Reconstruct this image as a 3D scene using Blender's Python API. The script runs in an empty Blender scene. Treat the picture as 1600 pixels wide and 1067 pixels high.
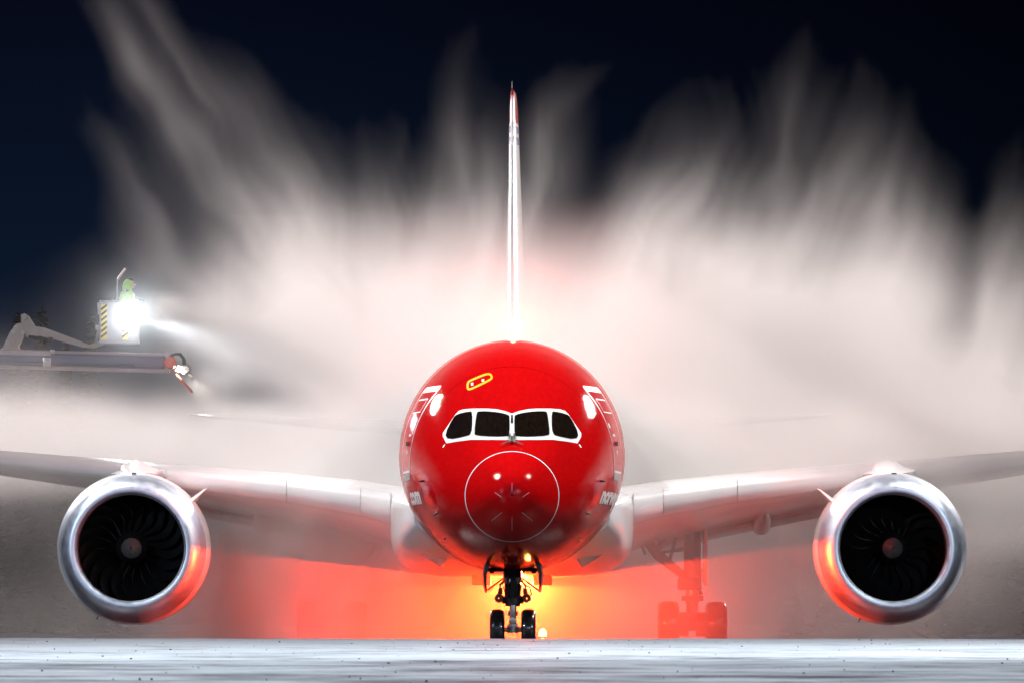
import bpy, bmesh, math, random
import numpy as np
from mathutils import Vector, Matrix, noise as mnoise

random.seed(4)
R = math.radians
scene = bpy.context.scene

# ------------------------------------------------------------------ camera
CAM_Y, CAM_Z, FPX = -186.0, 0.68, 12100.0       # telephoto lying low on the apron
HORIZON = 972.0
cam_d = bpy.data.cameras.new("camera")
cam_d.sensor_width = 36.0
cam_d.lens = 36.0 * FPX / 1600.0
cam_d.shift_y = (HORIZON - 533.5) / 1600.0
cam_d.clip_start = 1.0
cam_d.clip_end = 20000.0
cam = bpy.data.objects.new("camera", cam_d)
scene.collection.objects.link(cam)
cam.location = (0.0, CAM_Y, CAM_Z)
cam.rotation_euler = (R(90), 0, 0)
scene.camera = cam
cam_d.dof.use_dof = True
cam_d.dof.focus_distance = 190.0
cam_d.dof.aperture_fstop = 20.0

def W(px, py, y):
    """point of the real world seen at photo pixel (px, py) at depth y"""
    s = (y - CAM_Y) / FPX
    return Vector(((px - 800.0) * s, y, CAM_Z + (HORIZON - py) * s))

# ------------------------------------------------------------------ world
world = bpy.data.worlds.new("World")
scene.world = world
world.use_nodes = True
wn, wl = world.node_tree.nodes, world.node_tree.links
bg = wn["Background"]
tc = wn.new("ShaderNodeTexCoord")
sp = wn.new("ShaderNodeSeparateXYZ")
rmp = wn.new("ShaderNodeValToRGB")
rmp.color_ramp.elements[0].position = 0.0
rmp.color_ramp.elements[0].color = (0.010, 0.017, 0.032, 1)
rmp.color_ramp.elements[1].position = 0.085
rmp.color_ramp.elements[1].color = (0.0016, 0.0022, 0.0075, 1)
e = rmp.color_ramp.elements.new(0.04); e.color = (0.0035, 0.0085, 0.0210, 1)
wl.new(tc.outputs["Generated"], sp.inputs[0])
wl.new(sp.outputs["Z"], rmp.inputs[0])
mrx = wn.new("ShaderNodeMapRange")
mrx.inputs["From Min"].default_value = -0.05; mrx.inputs["From Max"].default_value = 0.07
mrx.inputs["To Min"].default_value = 1.05; mrx.inputs["To Max"].default_value = 0.30
wl.new(sp.outputs["X"], mrx.inputs["Value"])
wl.new(rmp.outputs[0], bg.inputs[0])
mry = wn.new("ShaderNodeMapRange")      # sky on the camera's side brightened blue, added fill for the inlet lips
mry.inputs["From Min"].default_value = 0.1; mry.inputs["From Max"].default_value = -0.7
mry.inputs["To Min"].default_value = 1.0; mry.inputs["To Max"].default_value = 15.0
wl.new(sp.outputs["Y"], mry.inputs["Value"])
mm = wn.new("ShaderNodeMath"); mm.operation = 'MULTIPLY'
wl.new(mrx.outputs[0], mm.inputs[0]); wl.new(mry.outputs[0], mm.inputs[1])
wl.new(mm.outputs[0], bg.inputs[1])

# ------------------------------------------------------------------ lamps of the apron and added spots
def lamp(name, kind, loc, energy, color, size=0.5, target=None, cone=None, blend=0.5):
    d = bpy.data.lights.new(name, kind)
    d.energy = energy; d.color = color
    if kind in ("POINT", "SPOT"): d.shadow_soft_size = size
    if kind == "SPOT":
        d.spot_size = R(cone); d.spot_blend = blend
    o = bpy.data.objects.new(name, d)
    scene.collection.objects.link(o)
    o.location = loc
    if target is not None:
        o.rotation_euler = (Vector(target) - Vector(loc)).to_track_quat('-Z', 'Y').to_euler()
    return o

WARM = (1.0, 0.895, 0.865)
COOL = (0.80, 0.90, 1.0)
# high masts behind the aircraft: they light the spray from the rear
lamp("unseen_floodlight", "SPOT", (-50, 112, 46), 2.7e5, WARM, 0.9, (-4, 50, 9), 75, 0.6)
lamp("unseen_floodlight", "SPOT", (52, 112, 46), 2.7e5, WARM, 0.9, (5, 50, 9), 75, 0.6)
lamp("unseen_floodlight", "SPOT", (-78, 62, 16), 4.0e4, WARM, 0.9, (-2, 60, 6), 44, 0.6)  # added side spot, brightens the mist at wing level
lamp("unseen_floodlight", "SPOT", (78, 62, 16), 4.0e4, WARM, 0.9, (2, 60, 6), 44, 0.6)  # added twin of the side spot, on the right
# masts on the camera's side for nose and engines; added spots for snow, fin
lamp("unseen_floodlight", "SPOT", (-58, -60, 34), 0.95e5, COOL, 0.8, (0, 5, 4), 60, 0.5)
lamp("unseen_floodlight", "SPOT", (46, -75, 30), 0.7e5, COOL, 0.8, (0, 5, 4), 60, 0.5)
lamp("unseen_floodlight", "SPOT", (-28, -140, 20), 7.0e4, COOL, 0.6, (0, -125, 0), 100, 0.6)  # added spot aimed down to brighten the foreground snow
lamp("unseen_floodlight", "SPOT", (28, -112, 20), 9.0e4, COOL, 0.6, (0, -100, 0), 100, 0.6)  # second added spot for the snow
lamp("unseen_floodlight", "SPOT", (-34, 12, 54), 1.7e5, (1, .96, .92), 0.8, (0, 6, 5), 40, 0.5)
lamp("unseen_floodlight", "SPOT", (36, 13, 52), 1.6e5, (1, .96, .92), 0.8, (0, 6, 5), 40, 0.5)
lamp("unseen_floodlight", "SPOT", (-14, -130, 26), 1.2e4, COOL, 0.5, (0, 0, 4), 50, 0.5)
lamp("unseen_floodlight", "SPOT", (-36, -100, 30), 3.2e5, WARM, 0.6, (0, 48, 13), 9, 0.6)  # added narrow spot that brightens the fin
lamp("unseen_floodlight", "SPOT", (16, -130, 26), 1.2e4, COOL, 0.5, (0, 0, 4), 50, 0.5)

# ------------------------------------------------------------------ exposure, render
scene.view_settings.view_transform = 'Standard'
scene.view_settings.look = 'None'
scene.view_settings.exposure = 0.0
scene.view_settings.gamma = 1.0
scene.cycles.max_bounces = 6
scene.cycles.volume_bounces = 1
scene.cycles.volume_step_rate = 2.5
scene.cycles.volume_max_steps = 256
scene.cycles.transparent_max_bounces = 8
scene.cycles.use_denoising = True
scene.cycles.sample_clamp_indirect = 6.0
scene.cycles.caustics_reflective = False
scene.cycles.caustics_refractive = False

# ------------------------------------------------------------------ helpers
def link(o, parent=None):
    scene.collection.objects.link(o)
    if parent is not None: o.parent = parent
    return o

def tag(o, label=None, cat=None, group=None, kind=None):
    if label: o["label"] = label
    if cat: o["category"] = cat
    if group: o["group"] = group
    if kind: o["kind"] = kind
    return o

def empty(name, loc=(0, 0, 0), parent=None):
    o = bpy.data.objects.new(name, None)
    o.location = loc
    o.empty_display_size = 0.3
    return link(o, parent)

class MB:
    """collects shapes in world coordinates, then links them as one mesh object"""
    def __init__(s): s.v, s.f = [], []
    def add(s, vs, fs):
        b = len(s.v)
        s.v += [tuple(v) for v in vs]
        s.f += [tuple(i + b for i in f) for f in fs]
        return s
    def box(s, c, d, rot=None, bevel=0.0):
        bm = bmesh.new()
        bmesh.ops.create_cube(bm, size=1.0)
        bmesh.ops.scale(bm, vec=d, verts=bm.verts)
        if bevel > 0:
            bmesh.ops.bevel(bm, geom=bm.edges[:], offset=bevel, segments=2, affect='EDGES', profile=0.6)
        if rot is not None:
            bmesh.ops.rotate(bm, cent=(0, 0, 0), matrix=rot, verts=bm.verts)
        bmesh.ops.translate(bm, vec=c, verts=bm.verts)
        bm.verts.index_update()
        s.add([v.co for v in bm.verts], [[v.index for v in f.verts] for f in bm.faces])
        bm.free(); return s
    def beam(s, a, b, w, h, bevel=0.0):
        a, b = Vector(a), Vector(b)
        d = b - a
        q = d.to_track_quat('X', 'Z').to_matrix()
        return s.box((a + b) / 2, (d.length, w, h), q, bevel)
    def tube(s, pts, r, n=12, cap=True):
        pts = [Vector(p) for p in pts]
        rs = r if isinstance(r, (list, tuple)) else [r] * len(pts)
        rings = []
        up = None
        for i, p in enumerate(pts):
            t = (pts[min(i + 1, len(pts) - 1)] - pts[max(i - 1, 0)]).normalized()
            if up is None:
                up = t.orthogonal().normalized()
            up = (up - t * up.dot(t)).normalized()
            sd = t.cross(up)
            rings.append([p + (up * math.cos(2 * math.pi * k / n) + sd * math.sin(2 * math.pi * k / n)) * rs[i] for k in range(n)])
        vs = [v for rg in rings for v in rg]
        fs = []
        for i in range(len(pts) - 1):
            for k in range(n):
                a, b = i * n + k, i * n + (k + 1) % n
                fs.append((a, b, b + n, a + n))
        if cap:
            fs.append(tuple(range(n))[::-1]); fs.append(tuple((len(pts) - 1) * n + k for k in range(n)))
        return s.add(vs, fs)
    def lathe(s, prof, c, axis='Y', n=64, close=False):
        """prof: (along, radius) list"""
        c = Vector(c); vs, fs = [], []
        for (a, r) in prof:
            for k in range(n):
                t = 2 * math.pi * k / n
                p = (r * math.cos(t), r * math.sin(t))
                v = {'Y': Vector((p[0], a, p[1])), 'X': Vector((a, p[0], p[1])), 'Z': Vector((p[0], p[1], a))}[axis]
                vs.append(c + v)
        m = len(prof)
        for i in range(m - 1 if not close else m):
            j = (i + 1) % m
            for k in range(n):
                k2 = (k + 1) % n
                fs.append((i * n + k, i * n + k2, j * n + k2, j * n + k))
        return s.add(vs, fs)
    def prism(s, poly, y0, y1):
        """outline in x,z extruded along y"""
        n = len(poly)
        vs = [(x, y0, z) for x, z in poly] + [(x, y1, z) for x, z in poly]
        fs = [tuple(range(n)), tuple(range(n, 2 * n))[::-1]] + [(i, i + n, (i + 1) % n + n, (i + 1) % n) for i in range(n)]
        return s.add(vs, fs)
    def build(s, name, mat, parent=None, smooth=True, sharp=38, origin=None):
        me = bpy.data.meshes.new(name)
        me.from_pydata(s.v, [], s.f)
        bm = bmesh.new(); bm.from_mesh(me)
        bmesh.ops.remove_doubles(bm, verts=bm.verts, dist=1e-5)
        bmesh.ops.recalc_face_normals(bm, faces=bm.faces)
        if smooth:
            for f in bm.faces: f.smooth = True
            for ed in bm.edges:
                if len(ed.link_faces) == 2 and ed.calc_face_angle(0) > R(sharp): ed.smooth = False
        bm.to_mesh(me); bm.free()
        for m in (mat if isinstance(mat, (list, tuple)) else [mat]): me.materials.append(m)
        o = bpy.data.objects.new(name, me)
        link(o)
        off = Vector((0, 0, 0))
        if parent is not None:
            o.parent = parent
            p = parent
            while p is not None:
                off += p.location; p = p.parent
            me.transform(Matrix.Translation(-off))
        elif origin is not None:
            me.transform(Matrix.Translation(-Vector(origin))); o.location = origin
        return o

def material(name, color, rough=0.5, metal=0.0, coat=0.0, coat_rough=0.05, var=0.0, var_scale=3.0, stretch=(1, 1, 1),
             bump=0.0, bump_scale=20.0, emit=None, emit_strength=0.0, rough_var=0.0, alpha=None, spec=None):
    m = bpy.data.materials.new(name)
    m.use_nodes = True
    n, l = m.node_tree.nodes, m.node_tree.links
    b = n["Principled BSDF"]
    b.inputs["Base Color"].default_value = (*color, 1)
    b.inputs["Roughness"].default_value = rough
    b.inputs["Metallic"].default_value = metal
    b.inputs["Coat Weight"].default_value = coat
    b.inputs["Coat Roughness"].default_value = coat_rough
    if spec is not None: b.inputs["Specular IOR Level"].default_value = spec
    if emit:
        b.inputs["Emission Color"].default_value = (*emit, 1)
        b.inputs["Emission Strength"].default_value = emit_strength
    if var or bump or rough_var:
        t = n.new("ShaderNodeTexCoord"); mp = n.new("ShaderNodeMapping")
        mp.inputs["Scale"].default_value = stretch
        l.new(t.outputs["Object"], mp.inputs[0])
        ns = n.new("ShaderNodeTexNoise"); ns.inputs["Scale"].default_value = var_scale; ns.inputs["Detail"].default_value = 6
        l.new(mp.outputs[0], ns.inputs["Vector"])
        if var:
            mx = n.new("ShaderNodeMix"); mx.data_type = 'RGBA'
            mx.inputs[6].default_value = (*[c * (1 - var) for c in color], 1)
            mx.inputs[7].default_value = (*[min(1, c * (1 + var * 0.6)) for c in color], 1)
            mr = n.new("ShaderNodeMapRange"); mr.inputs[1].default_value = 0.3; mr.inputs[2].default_value = 0.7
            l.new(ns.outputs[0], mr.inputs[0]); l.new(mr.outputs[0], mx.inputs[0]); l.new(mx.outputs[2], b.inputs["Base Color"])
        if rough_var:
            mr = n.new("ShaderNodeMapRange"); mr.inputs[1].default_value = 0.3; mr.inputs[2].default_value = 0.7
            mr.inputs[3].default_value = max(0.02, rough - rough_var); mr.inputs[4].default_value = min(1, rough + rough_var)
            l.new(ns.outputs[0], mr.inputs[0]); l.new(mr.outputs[0], b.inputs["Roughness"])
        if bump:
            n2 = n.new("ShaderNodeTexNoise"); n2.inputs["Scale"].default_value = bump_scale; n2.inputs["Detail"].default_value = 4
            l.new(mp.outputs[0], n2.inputs["Vector"])
            bp = n.new("ShaderNodeBump"); bp.inputs["Strength"].default_value = 1.0; bp.inputs["Distance"].default_value = bump
            l.new(n2.outputs[0], bp.inputs["Height"]); l.new(bp.outputs[0], b.inputs["Normal"])
            if coat: l.new(bp.outputs[0], b.inputs["Coat Normal"])
    return m

M = {}
M['white'] = material("white_paint", (0.72, 0.72, 0.73), 0.3, coat=0.5, var=0.06, var_scale=1.2, bump=0.002, bump_scale=3)
M['white_line'] = material("white_marking", (0.85, 0.87, 0.88), 0.35)
M['trim'] = material("pale_window_surround", (0.80, 0.84, 0.86), 0.35, var=0.05)
M['red'] = material("red_gloss_paint", (0.54, 0.003, 0.004), 0.45, coat=0.5, coat_rough=0.06, var=0.10, var_scale=3.0,
                    stretch=(3.0, 0.06, 3.0), bump=0.0060, bump_scale=6, spec=0.0)
M['grey'] = material("grey_paint", (0.28, 0.29, 0.31), 0.4, var=0.2)
M['dark_metal'] = material("dark_gear_metal", (0.03, 0.028, 0.026), 0.32, metal=0.6, var=0.35, var_scale=14, bump=0.002, bump_scale=40)
M['steel'] = material("grey_gear_steel", (0.42, 0.41, 0.38), 0.3, metal=0.7, var=0.25, var_scale=12)
M['lip'] = material("polished_inlet_metal_sky_tint", (0.74, 0.84, 0.98), 0.46, metal=1.0, rough_var=0.06, var=0.05, var_scale=5)  # blue sky reflection tinted into the metal's base colour
M['duct'] = material("dark_inlet_duct", (0.035, 0.035, 0.038), 0.45, var=0.2)
M['blade'] = material("fan_blade_titanium", (0.04, 0.04, 0.045), 0.35, metal=0.8, var=0.2)
M['spinner_black'] = material("black_spinner_paint", (0.012, 0.012, 0.013), 0.35)
M['spinner_grey'] = material("grey_spinner_tip", (0.07, 0.07, 0.068), 0.5, var=0.12, var_scale=20)
M['tyre'] = material("wet_black_rubber", (0.012, 0.012, 0.012), 0.22, coat=0.6, bump=0.003, bump_scale=12, var=0.3)
M['glass'] = material("dark_cockpit_glass", (0.010, 0.006, 0.004), 0.08, coat=1.0, coat_rough=0.02, var=0.5, var_scale=5, stretch=(3.5, 1, 1.0), bump=0.003, bump_scale=7)
M['yellow'] = material("yellow_marking", (0.80, 0.55, 0.02), 0.4)
M['blue'] = material("dark_blue_marking", (0.01, 0.03, 0.15), 0.4)
M['black'] = material("black_rubber", (0.01, 0.01, 0.01), 0.4)
M['red_cap'] = material("red_fin_paint", (0.62, 0.01, 0.01), 0.3, coat=0.5)

# ------------------------------------------------------------------ fuselage shape
# station: y, top, bottom, half width, height of the widest point
ST = np.array([
    (0.00, 3.74, 3.74, 0.00, 3.74), (0.05, 3.98, 3.50, 0.25, 3.74), (0.20, 4.20, 3.28, 0.48, 3.74),
    (0.60, 4.50, 2.95, 0.81, 3.74), (1.20, 4.81, 2.64, 1.13, 3.75), (2.00, 5.22, 2.40, 1.53, 3.88),
    (3.00, 5.88, 2.22, 1.90, 4.08), (4.00, 6.48, 2.10, 2.17, 4.27), (5.00, 6.95, 2.02, 2.38, 4.45),
    (6.00, 7.28, 1.97, 2.55, 4.60), (7.50, 7.58, 1.94, 2.72, 4.74), (9.00, 7.76, 1.93, 2.82, 4.83),
    (12.0, 7.87, 1.93, 2.885, 4.90), (36.0, 7.87, 1.93, 2.885, 4.90), (41.0, 7.86, 2.55, 2.72, 5.15),
    (46.0, 7.75, 3.60, 2.20, 5.70), (50.0, 7.50, 4.70, 1.55, 6.15), (54.0, 7.10, 5.70, 0.80, 6.45),
    (56.0, 6.80, 6.20, 0.30, 6.50)])
_t = np.sqrt(ST[:, 0])
def _pchip(x, y):
    h = np.diff(x); d = np.diff(y) / h
    m = np.zeros_like(y)
    for i in range(1, len(x) - 1):
        if d[i - 1] * d[i] > 0:
            w1, w2 = 2 * h[i] + h[i - 1], h[i] + 2 * h[i - 1]
            m[i] = (w1 + w2) / (w1 / d[i - 1] + w2 / d[i])
    m[0], m[-1] = d[0], d[-1]
    def f(q):
        i = int(min(max(np.searchsorted(x, q) - 1, 0), len(x) - 2))
        s = (q - x[i]) / h[i]
        return ((1 + 2 * s) * (1 - s) ** 2 * y[i] + s * (1 - s) ** 2 * h[i] * m[i]
                + s * s * (3 - 2 * s) * y[i + 1] + s * s * (s - 1) * h[i] * m[i + 1])
    return f
_fs = [_pchip(_t, ST[:, k]) for k in range(1, 5)]
def station(y):
    q = math.sqrt(max(y, 0.0))
    return tuple(f(q) for f in _fs)          # top, bottom, half width, centre
def implicit(x, y, z):
    t, b, w, c = station(y)
    h = (t - c) if z > c else (c - b)
    return (x / max(w, 1e-4)) ** 2 + ((z - c) / max(h, 1e-4)) ** 2 - 1
def grad(x, y, z):
    e = 1e-3
    g = Vector((implicit(x + e, y, z) - implicit(x - e, y, z), implicit(x, y + e, z) - implicit(x, y - e, z),
                implicit(x, y, z + e) - implicit(x, y, z - e)))
    return g.normalized()
def front(x, z, off=0.0):
    """point on the nose in front of (x, z)"""
    a, b = 0.0, 14.0
    for _ in range(40):
        m = (a + b) / 2
        if implicit(x, m, z) > 0: a = m
        else: b = m
    p = Vector((x, b, z))
    return p + grad(x, max(b, 0.01), z) * off
def side(y, z, sgn, off=0.0):
    t, b, w, c = station(y)
    h = (t - c) if z > c else (c - b)
    x = sgn * w * math.sqrt(max(0.0, 1 - ((z - c) / h) ** 2))
    p = Vector((x, y, z))
    return p + grad(x, y, z) * off

def loft(ys, n=96):
    mb = MB(); vs = []; fs = []
    for y in ys:
        t, b, w, c = station(y)
        for k in range(n):
            a = 2 * math.pi * k / n
            h = (t - c) if math.sin(a) > 0 else (c - b)
            vs.append((w * math.cos(a), y, c + h * math.sin(a)))
    for i in range(len(ys) - 1):
        for k in range(n):
            fs.append((i * n + k, i * n + (k + 1) % n, (i + 1) * n + (k + 1) % n, (i + 1) * n + k))
    mb.add(vs, fs)
    return mb

def sheet(poly, mapper, step=0.09, hole=None):
    """a flat outline cut into small cells and laid on a curved skin by mapper(u, v)"""
    bm = bmesh.new()
    vs = [bm.verts.new((u, v, 0)) for u, v in poly]
    bm.faces.new(vs)
    us = [p[0] for p in poly]; ws = [p[1] for p in poly]
    for ax, lo, hi in ((0, min(us), max(us)), (1, min(ws), max(ws))):
        k = lo + step
        while k < hi:
            co = [0, 0, 0]; co[ax] = k; no = [0, 0, 0]; no[ax] = 1
            bmesh.ops.bisect_plane(bm, geom=bm.verts[:] + bm.edges[:] + bm.faces[:], plane_co=co, plane_no=no, dist=1e-6)
            k += step
    bmesh.ops.triangulate(bm, faces=[f for f in bm.faces if len(f.verts) > 4])
    bm.verts.index_update()
    out = MB(); out.add([mapper(v.co.x, v.co.y) for v in bm.verts], [[v.index for v in f.verts] for f in bm.faces])
    bm.free()
    return out

def band(path, w, mapper, closed=True, mb=None):
    """a narrow painted line of width w along a path in (u, v)"""
    mb = mb or MB(); n = len(path)
    vs = []
    for i in range(n):
        a = Vector(path[(i - 1) % n] if closed or i > 0 else path[i]); b = Vector(path[(i + 1) % n] if closed or i < n - 1 else path[i])
        t = (b - a).normalized(); nn = Vector((-t.y, t.x)) * w / 2
        p = Vector(path[i])
        vs += [mapper(*(p + nn)), mapper(*(p - nn))]
    fs = [(2 * i, 2 * i + 1, (2 * i + 3) % (2 * n), (2 * i + 2) % (2 * n)) for i in range(n if closed else n - 1)]
    mb.add(vs, fs)
    return mb

def dense(path, step, closed=True):
    out = []; n = len(path)
    for i in range(n if closed else n - 1):
        a, b = Vector(path[i]), Vector(path[(i + 1) % n])
        k = max(1, int((b - a).length / step))
        out += [tuple(a.lerp(b, j / k)) for j in range(k)]
    if not closed: out.append(tuple(path[-1]))
    return out

def chaikin(poly, it=2):
    for _ in range(it):
        q = []
        n = len(poly)
        for i in range(n):
            a, b = Vector(poly[i]), Vector(poly[(i + 1) % n])
            q += [tuple(a.lerp(b, 0.25)), tuple(a.lerp(b, 0.75))]
        poly = q
    return poly

# ------------------------------------------------------------------ the aircraft
jet = empty("airliner", (0, 0, 0))
tag(jet, "large red nosed white twin engine airliner seen head on in the spray", "airliner")

# skin: red front, white behind the slanting colour edge
def skin_material():
    m = M['red'].copy(); m.name = "fuselage_skin"
    n, l = m.node_tree.nodes, m.node_tree.links
    b = n["Principled BSDF"]
    old = b.inputs["Base Color"].links[0].from_socket
    t = n.new("ShaderNodeTexCoord"); s = n.new("ShaderNodeSeparateXYZ"); l.new(t.outputs["Object"], s.inputs[0])
    ma = n.new("ShaderNodeMath"); ma.operation = 'MULTIPLY_ADD'; ma.inputs[1].default_value = -0.5; ma.inputs[2].default_value = 0.0
    l.new(s.outputs["Z"], ma.inputs[0])
    ad = n.new("ShaderNodeMath"); ad.operation = 'ADD'; l.new(s.outputs["Y"], ad.inputs[0]); l.new(ma.outputs[0], ad.inputs[1])
    gt = n.new("ShaderNodeMath"); gt.operation = 'GREATER_THAN'; gt.inputs[1].default_value = 8.6; l.new(ad.outputs[0], gt.inputs[0])
    mx = n.new("ShaderNodeMix"); mx.data_type = 'RGBA'; l.new(gt.outputs[0], mx.inputs[0]); l.new(old, mx.inputs[6])
    mx.inputs[7].default_value = (0.72, 0.72, 0.73, 1)
    l.new(mx.outputs[2], b.inputs["Base Color"])
    return m
M['skin'] = skin_material()
RADOME_Y = 1.2
ys = [RADOME_Y + 0.01 + (12 - RADOME_Y) * (i / 60) ** 1.2 for i in range(61)] + [14 + 2 * i for i in range(11)] + [36 + i for i in range(1, 21)]
fus = loft(ys).build("fuselage", M['skin'], jet)
rad = loft([0.0005] + [RADOME_Y * (i / 40) ** 2 for i in range(2, 41)]).build("radome", M['red'], jet)

# radome seam and lightning strips
def on(off): return lambda u, v: front(u, v, off)
ring = []
t_, b_, w_, c_ = station(RADOME_Y)
for k in range(120):
    a = 2 * math.pi * k / 120
    h = (t_ - c_) if math.sin(a) > 0 else (c_ - b_)
    ring.append((w_ * math.cos(a), c_ + h * math.sin(a)))
band(ring, 0.017, on(0.006)).build("radome_seam", M['white_line'], rad)
for ang in (35, 90, 145, 218, 270, 322):
    ca, sa = math.cos(R(ang)), math.sin(R(ang))
    p = [(ca * r, 3.52 + sa * r) for r in np.linspace(0.30, 0.50 if ang < 180 else 0.62, 6)]
    band(p, 0.006, on(0.006), closed=False).build("lightning_strip", M['white_line'], rad)

M['seam'] = material("dark_red_panel_seam", (0.12, 0.004, 0.004), 0.5)  # thin dark red lines for the panel joints
for yy in (2.75, 5.1, 8.3):
    t2, b2, w2, c2 = station(yy); rr_ = []
    for k in range(96):
        a = 2 * math.pi * k / 96
        if yy < 3 and math.sin(a) > -.1: continue
        h = (t2 - c2) if math.sin(a) > 0 else (c2 - b2)
        p = Vector((w2 * math.cos(a), yy, c2 + h * math.sin(a))); p += grad(*p) * .003
        rr_.append((p, Vector((0, .009, 0))))
    vs = [q for p, d in rr_ for q in (p - d, p + d)]; nn_ = len(rr_)
    MB().add(vs, [(2 * i, 2 * i + 1, (2 * i + 3) % (2 * nn_), (2 * i + 2) % (2 * nn_)) for i in range(nn_ - (yy < 3))]).build("panel_seam", M['seam'], fus)
# cockpit windows, traced on the curved nose (u, v are world x, z)
CXP = 802.7
def zc(u, v, y=2.6):
    px, py = 680 + u / 6.4, 560 + v / 6.4
    s = (y - CAM_Y) / FPX
    return ((px - CXP) * s, CAM_Z + (HORIZON - py) * s)
half = [(785, 546), (715, 520), (640, 502), (540, 492), (400, 490), (300, 494), (250, 510), (222, 538), (92, 735), (92, 768), (130, 842), (240, 828), (380, 813), (560, 818), (785, 822)]
L = [zc(*p) for p in half]
outline = L + [(-x, z) for x, z in reversed(L[1:-1])]
sur = sheet(outline, on(0.006)).build("window_surround", M['trim'], fus)
pane_side = [(238, 548), (362, 524), (386, 534), (386, 700), (370, 755), (345, 772), (150, 803), (116, 745), (200, 580)]
pane_mid = [(436, 540), (455, 525), (560, 528), (680, 545), (745, 565), (757, 585), (756, 762), (735, 780), (600, 783), (430, 770), (412, 745)]
for pane in (pane_side, pane_mid):
    q = [zc(*p) for p in pane]
    q = chaikin(q, 1)
    cx = sum(p[0] for p in q) / len(q); cz = sum(p[1] for p in q) / len(q)
    g = [(cx + (x - cx) * 1.035, cz + (z - cz) * 1.05) for x, z in q]
    for s in (1, -1):
        qq = [(x * s, z) for x, z in q]; gg = [(x * s, z) for x, z in g]
        w = sheet(gg, on(0.010)).build("window_gasket", M['black'], fus)
        sheet(qq, on(0.014)).build("cockpit_window", M['glass'], fus)
# centre post gap, wipers
sheet([zc(778, 560), zc(792, 560), zc(797, 640), zc(785, 655), zc(773, 640)], on(0.012)).build("centre_post_seal", M['black'], fus)
for s in (1, -1):
    a = front(0.03 * s, 5.02, 0.05); b = front(0.26 * s, 4.93, 0.06); c = front(0.05 * s, 5.22, 0.05)
    w = MB().tube([c, a], [0.022, 0.03], 8).tube([a, a + (b - a) * 0.4 + Vector((0, 0, 0.015)), b], [0.022, 0.018, 0.014], 8)
    w.build("wiper", M['steel'], fus)
    MB().box(front(0.05 * s, 5.14, 0.03), (0.06, 0.05, 0.10), None, 0.01).build("wiper_motor", M['black'], fus)

# overwing style escape hatch above the cockpit (yellow outline)
def zt(u, v, y=5.0): return zc(u, v, y)
hatch = [zt(345, 245), (zt(365, 225)), zt(520, 160), zt(570, 158), zt(588, 200), zt(560, 225), zt(400, 305), zt(355, 318), zt(343, 300)]
band(dense(chaikin(hatch, 1), 0.06), 0.055, on(0.008)).build("hatch_outline", M['yellow'], fus)
sheet([zt(375, 250), zt(400, 245), zt(402, 275), zt(378, 280)], on(0.009)).build("hatch_placard", M['white_line'], fus)
sheet([zt(482, 215), zt(508, 210), zt(510, 236), zt(485, 240)], on(0.009)).build("hatch_placard", M['white_line'], fus)

# passenger doors with white outline, one each side
for s in (1, -1):
    def sm(off, s=s): return lambda u, v: side(u, v, s, off)
    y0, y1, z0, z1 = 5.85, 7.75, 4.42, 6.52
    r = 0.16
    dp = []
    for (cx, cz, a0) in ((y1 - r, z1 - r, 0), (y0 + r, z1 - r, 90), (y0 + r, z0 + r, 180), (y1 - r, z0 + r, 270)):
        dp += [(cx + r * math.cos(R(a0 + k * 22.5)), cz + r * math.sin(R(a0 + k * 22.5))) for k in range(5)]
    door = sheet(dp, sm(0.004)).build("passenger_door", M['red'], fus)
    dmb = band(dense(dp, 0.1), 0.05, sm(0.009))
    for part in (sheet([(y0 + .12, z1 - .11), (y1 - .12, z1 - .11), (y1 - .12, z1 - .03), (y0 + .12, z1 - .03)], sm(0.010)),
                 band(dense([(y0 + .35, 5.90), (y1 - .35, 5.90), (y1 - .35, 6.22), (y0 + .35, 6.22)], .08), 0.022, sm(0.010)),
                 sheet([(y0 + .18, 5.50), (y0 + .36, 5.50), (y0 + .36, 5.62), (y0 + .18, 5.62)], sm(0.010)),
                 sheet([(y0 + .40, 5.30), (y0 + .75, 5.30), (y0 + .75, 5.36), (y0 + .40, 5.36)], sm(0.010)),
                 sheet([(y0 + .55, 4.85), (y0 + .70, 4.85), (y0 + .70, 4.95), (y0 + .55, 4.95)], sm(0.010))):
        dmb.add(part.v, part.f)
    dmb.build("door_outline", M['white_line'], fus)
    h = side(y0 + 0.62, 5.12, s, 0.03)
    MB().box(h, (0.08, 0.28, 0.10), None, 0.02).build("door_handle", M['grey'], fus)
    sl = sheet([(y0, z0 - .20), (y1, z0 - .20), (y1, z0 - .06), (y0, z0 - .06)], sm(0.015)).build("door_sill_plate", M['steel'], fus)
    # air data probes and small placards
    for (yy, zz) in ((4.0, 4.15), (3.3, 3.35)):
        p = side(yy, zz, s, 0.0); g = grad(p.x, p.y, p.z)
        MB().tube([p, p + g * 0.10, p + g * 0.11 + Vector((0, -0.16, 0))], [0.03, 0.015, 0.009], 8).build("air_data_probe", M['dark_metal'], fus)
    MB().add([side(3.0, 4.95, s, .01), side(3.06, 4.95, s, .01), side(3.06, 5.02, s, .01), side(3.0, 5.02, s, .01)], [(0, 1, 2, 3)]).build("placard", M['white_line'], fus)
    # drain mast / blade antenna low on the nose
    p = side(4.6, 2.75, s, 0.0); g = grad(p.x, p.y, p.z)
    MB().tube([p, p + g * 0.08 + Vector((0, .2, 0))], [0.03, 0.01], 6).build("drain_mast", M['steel'], fus)

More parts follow.
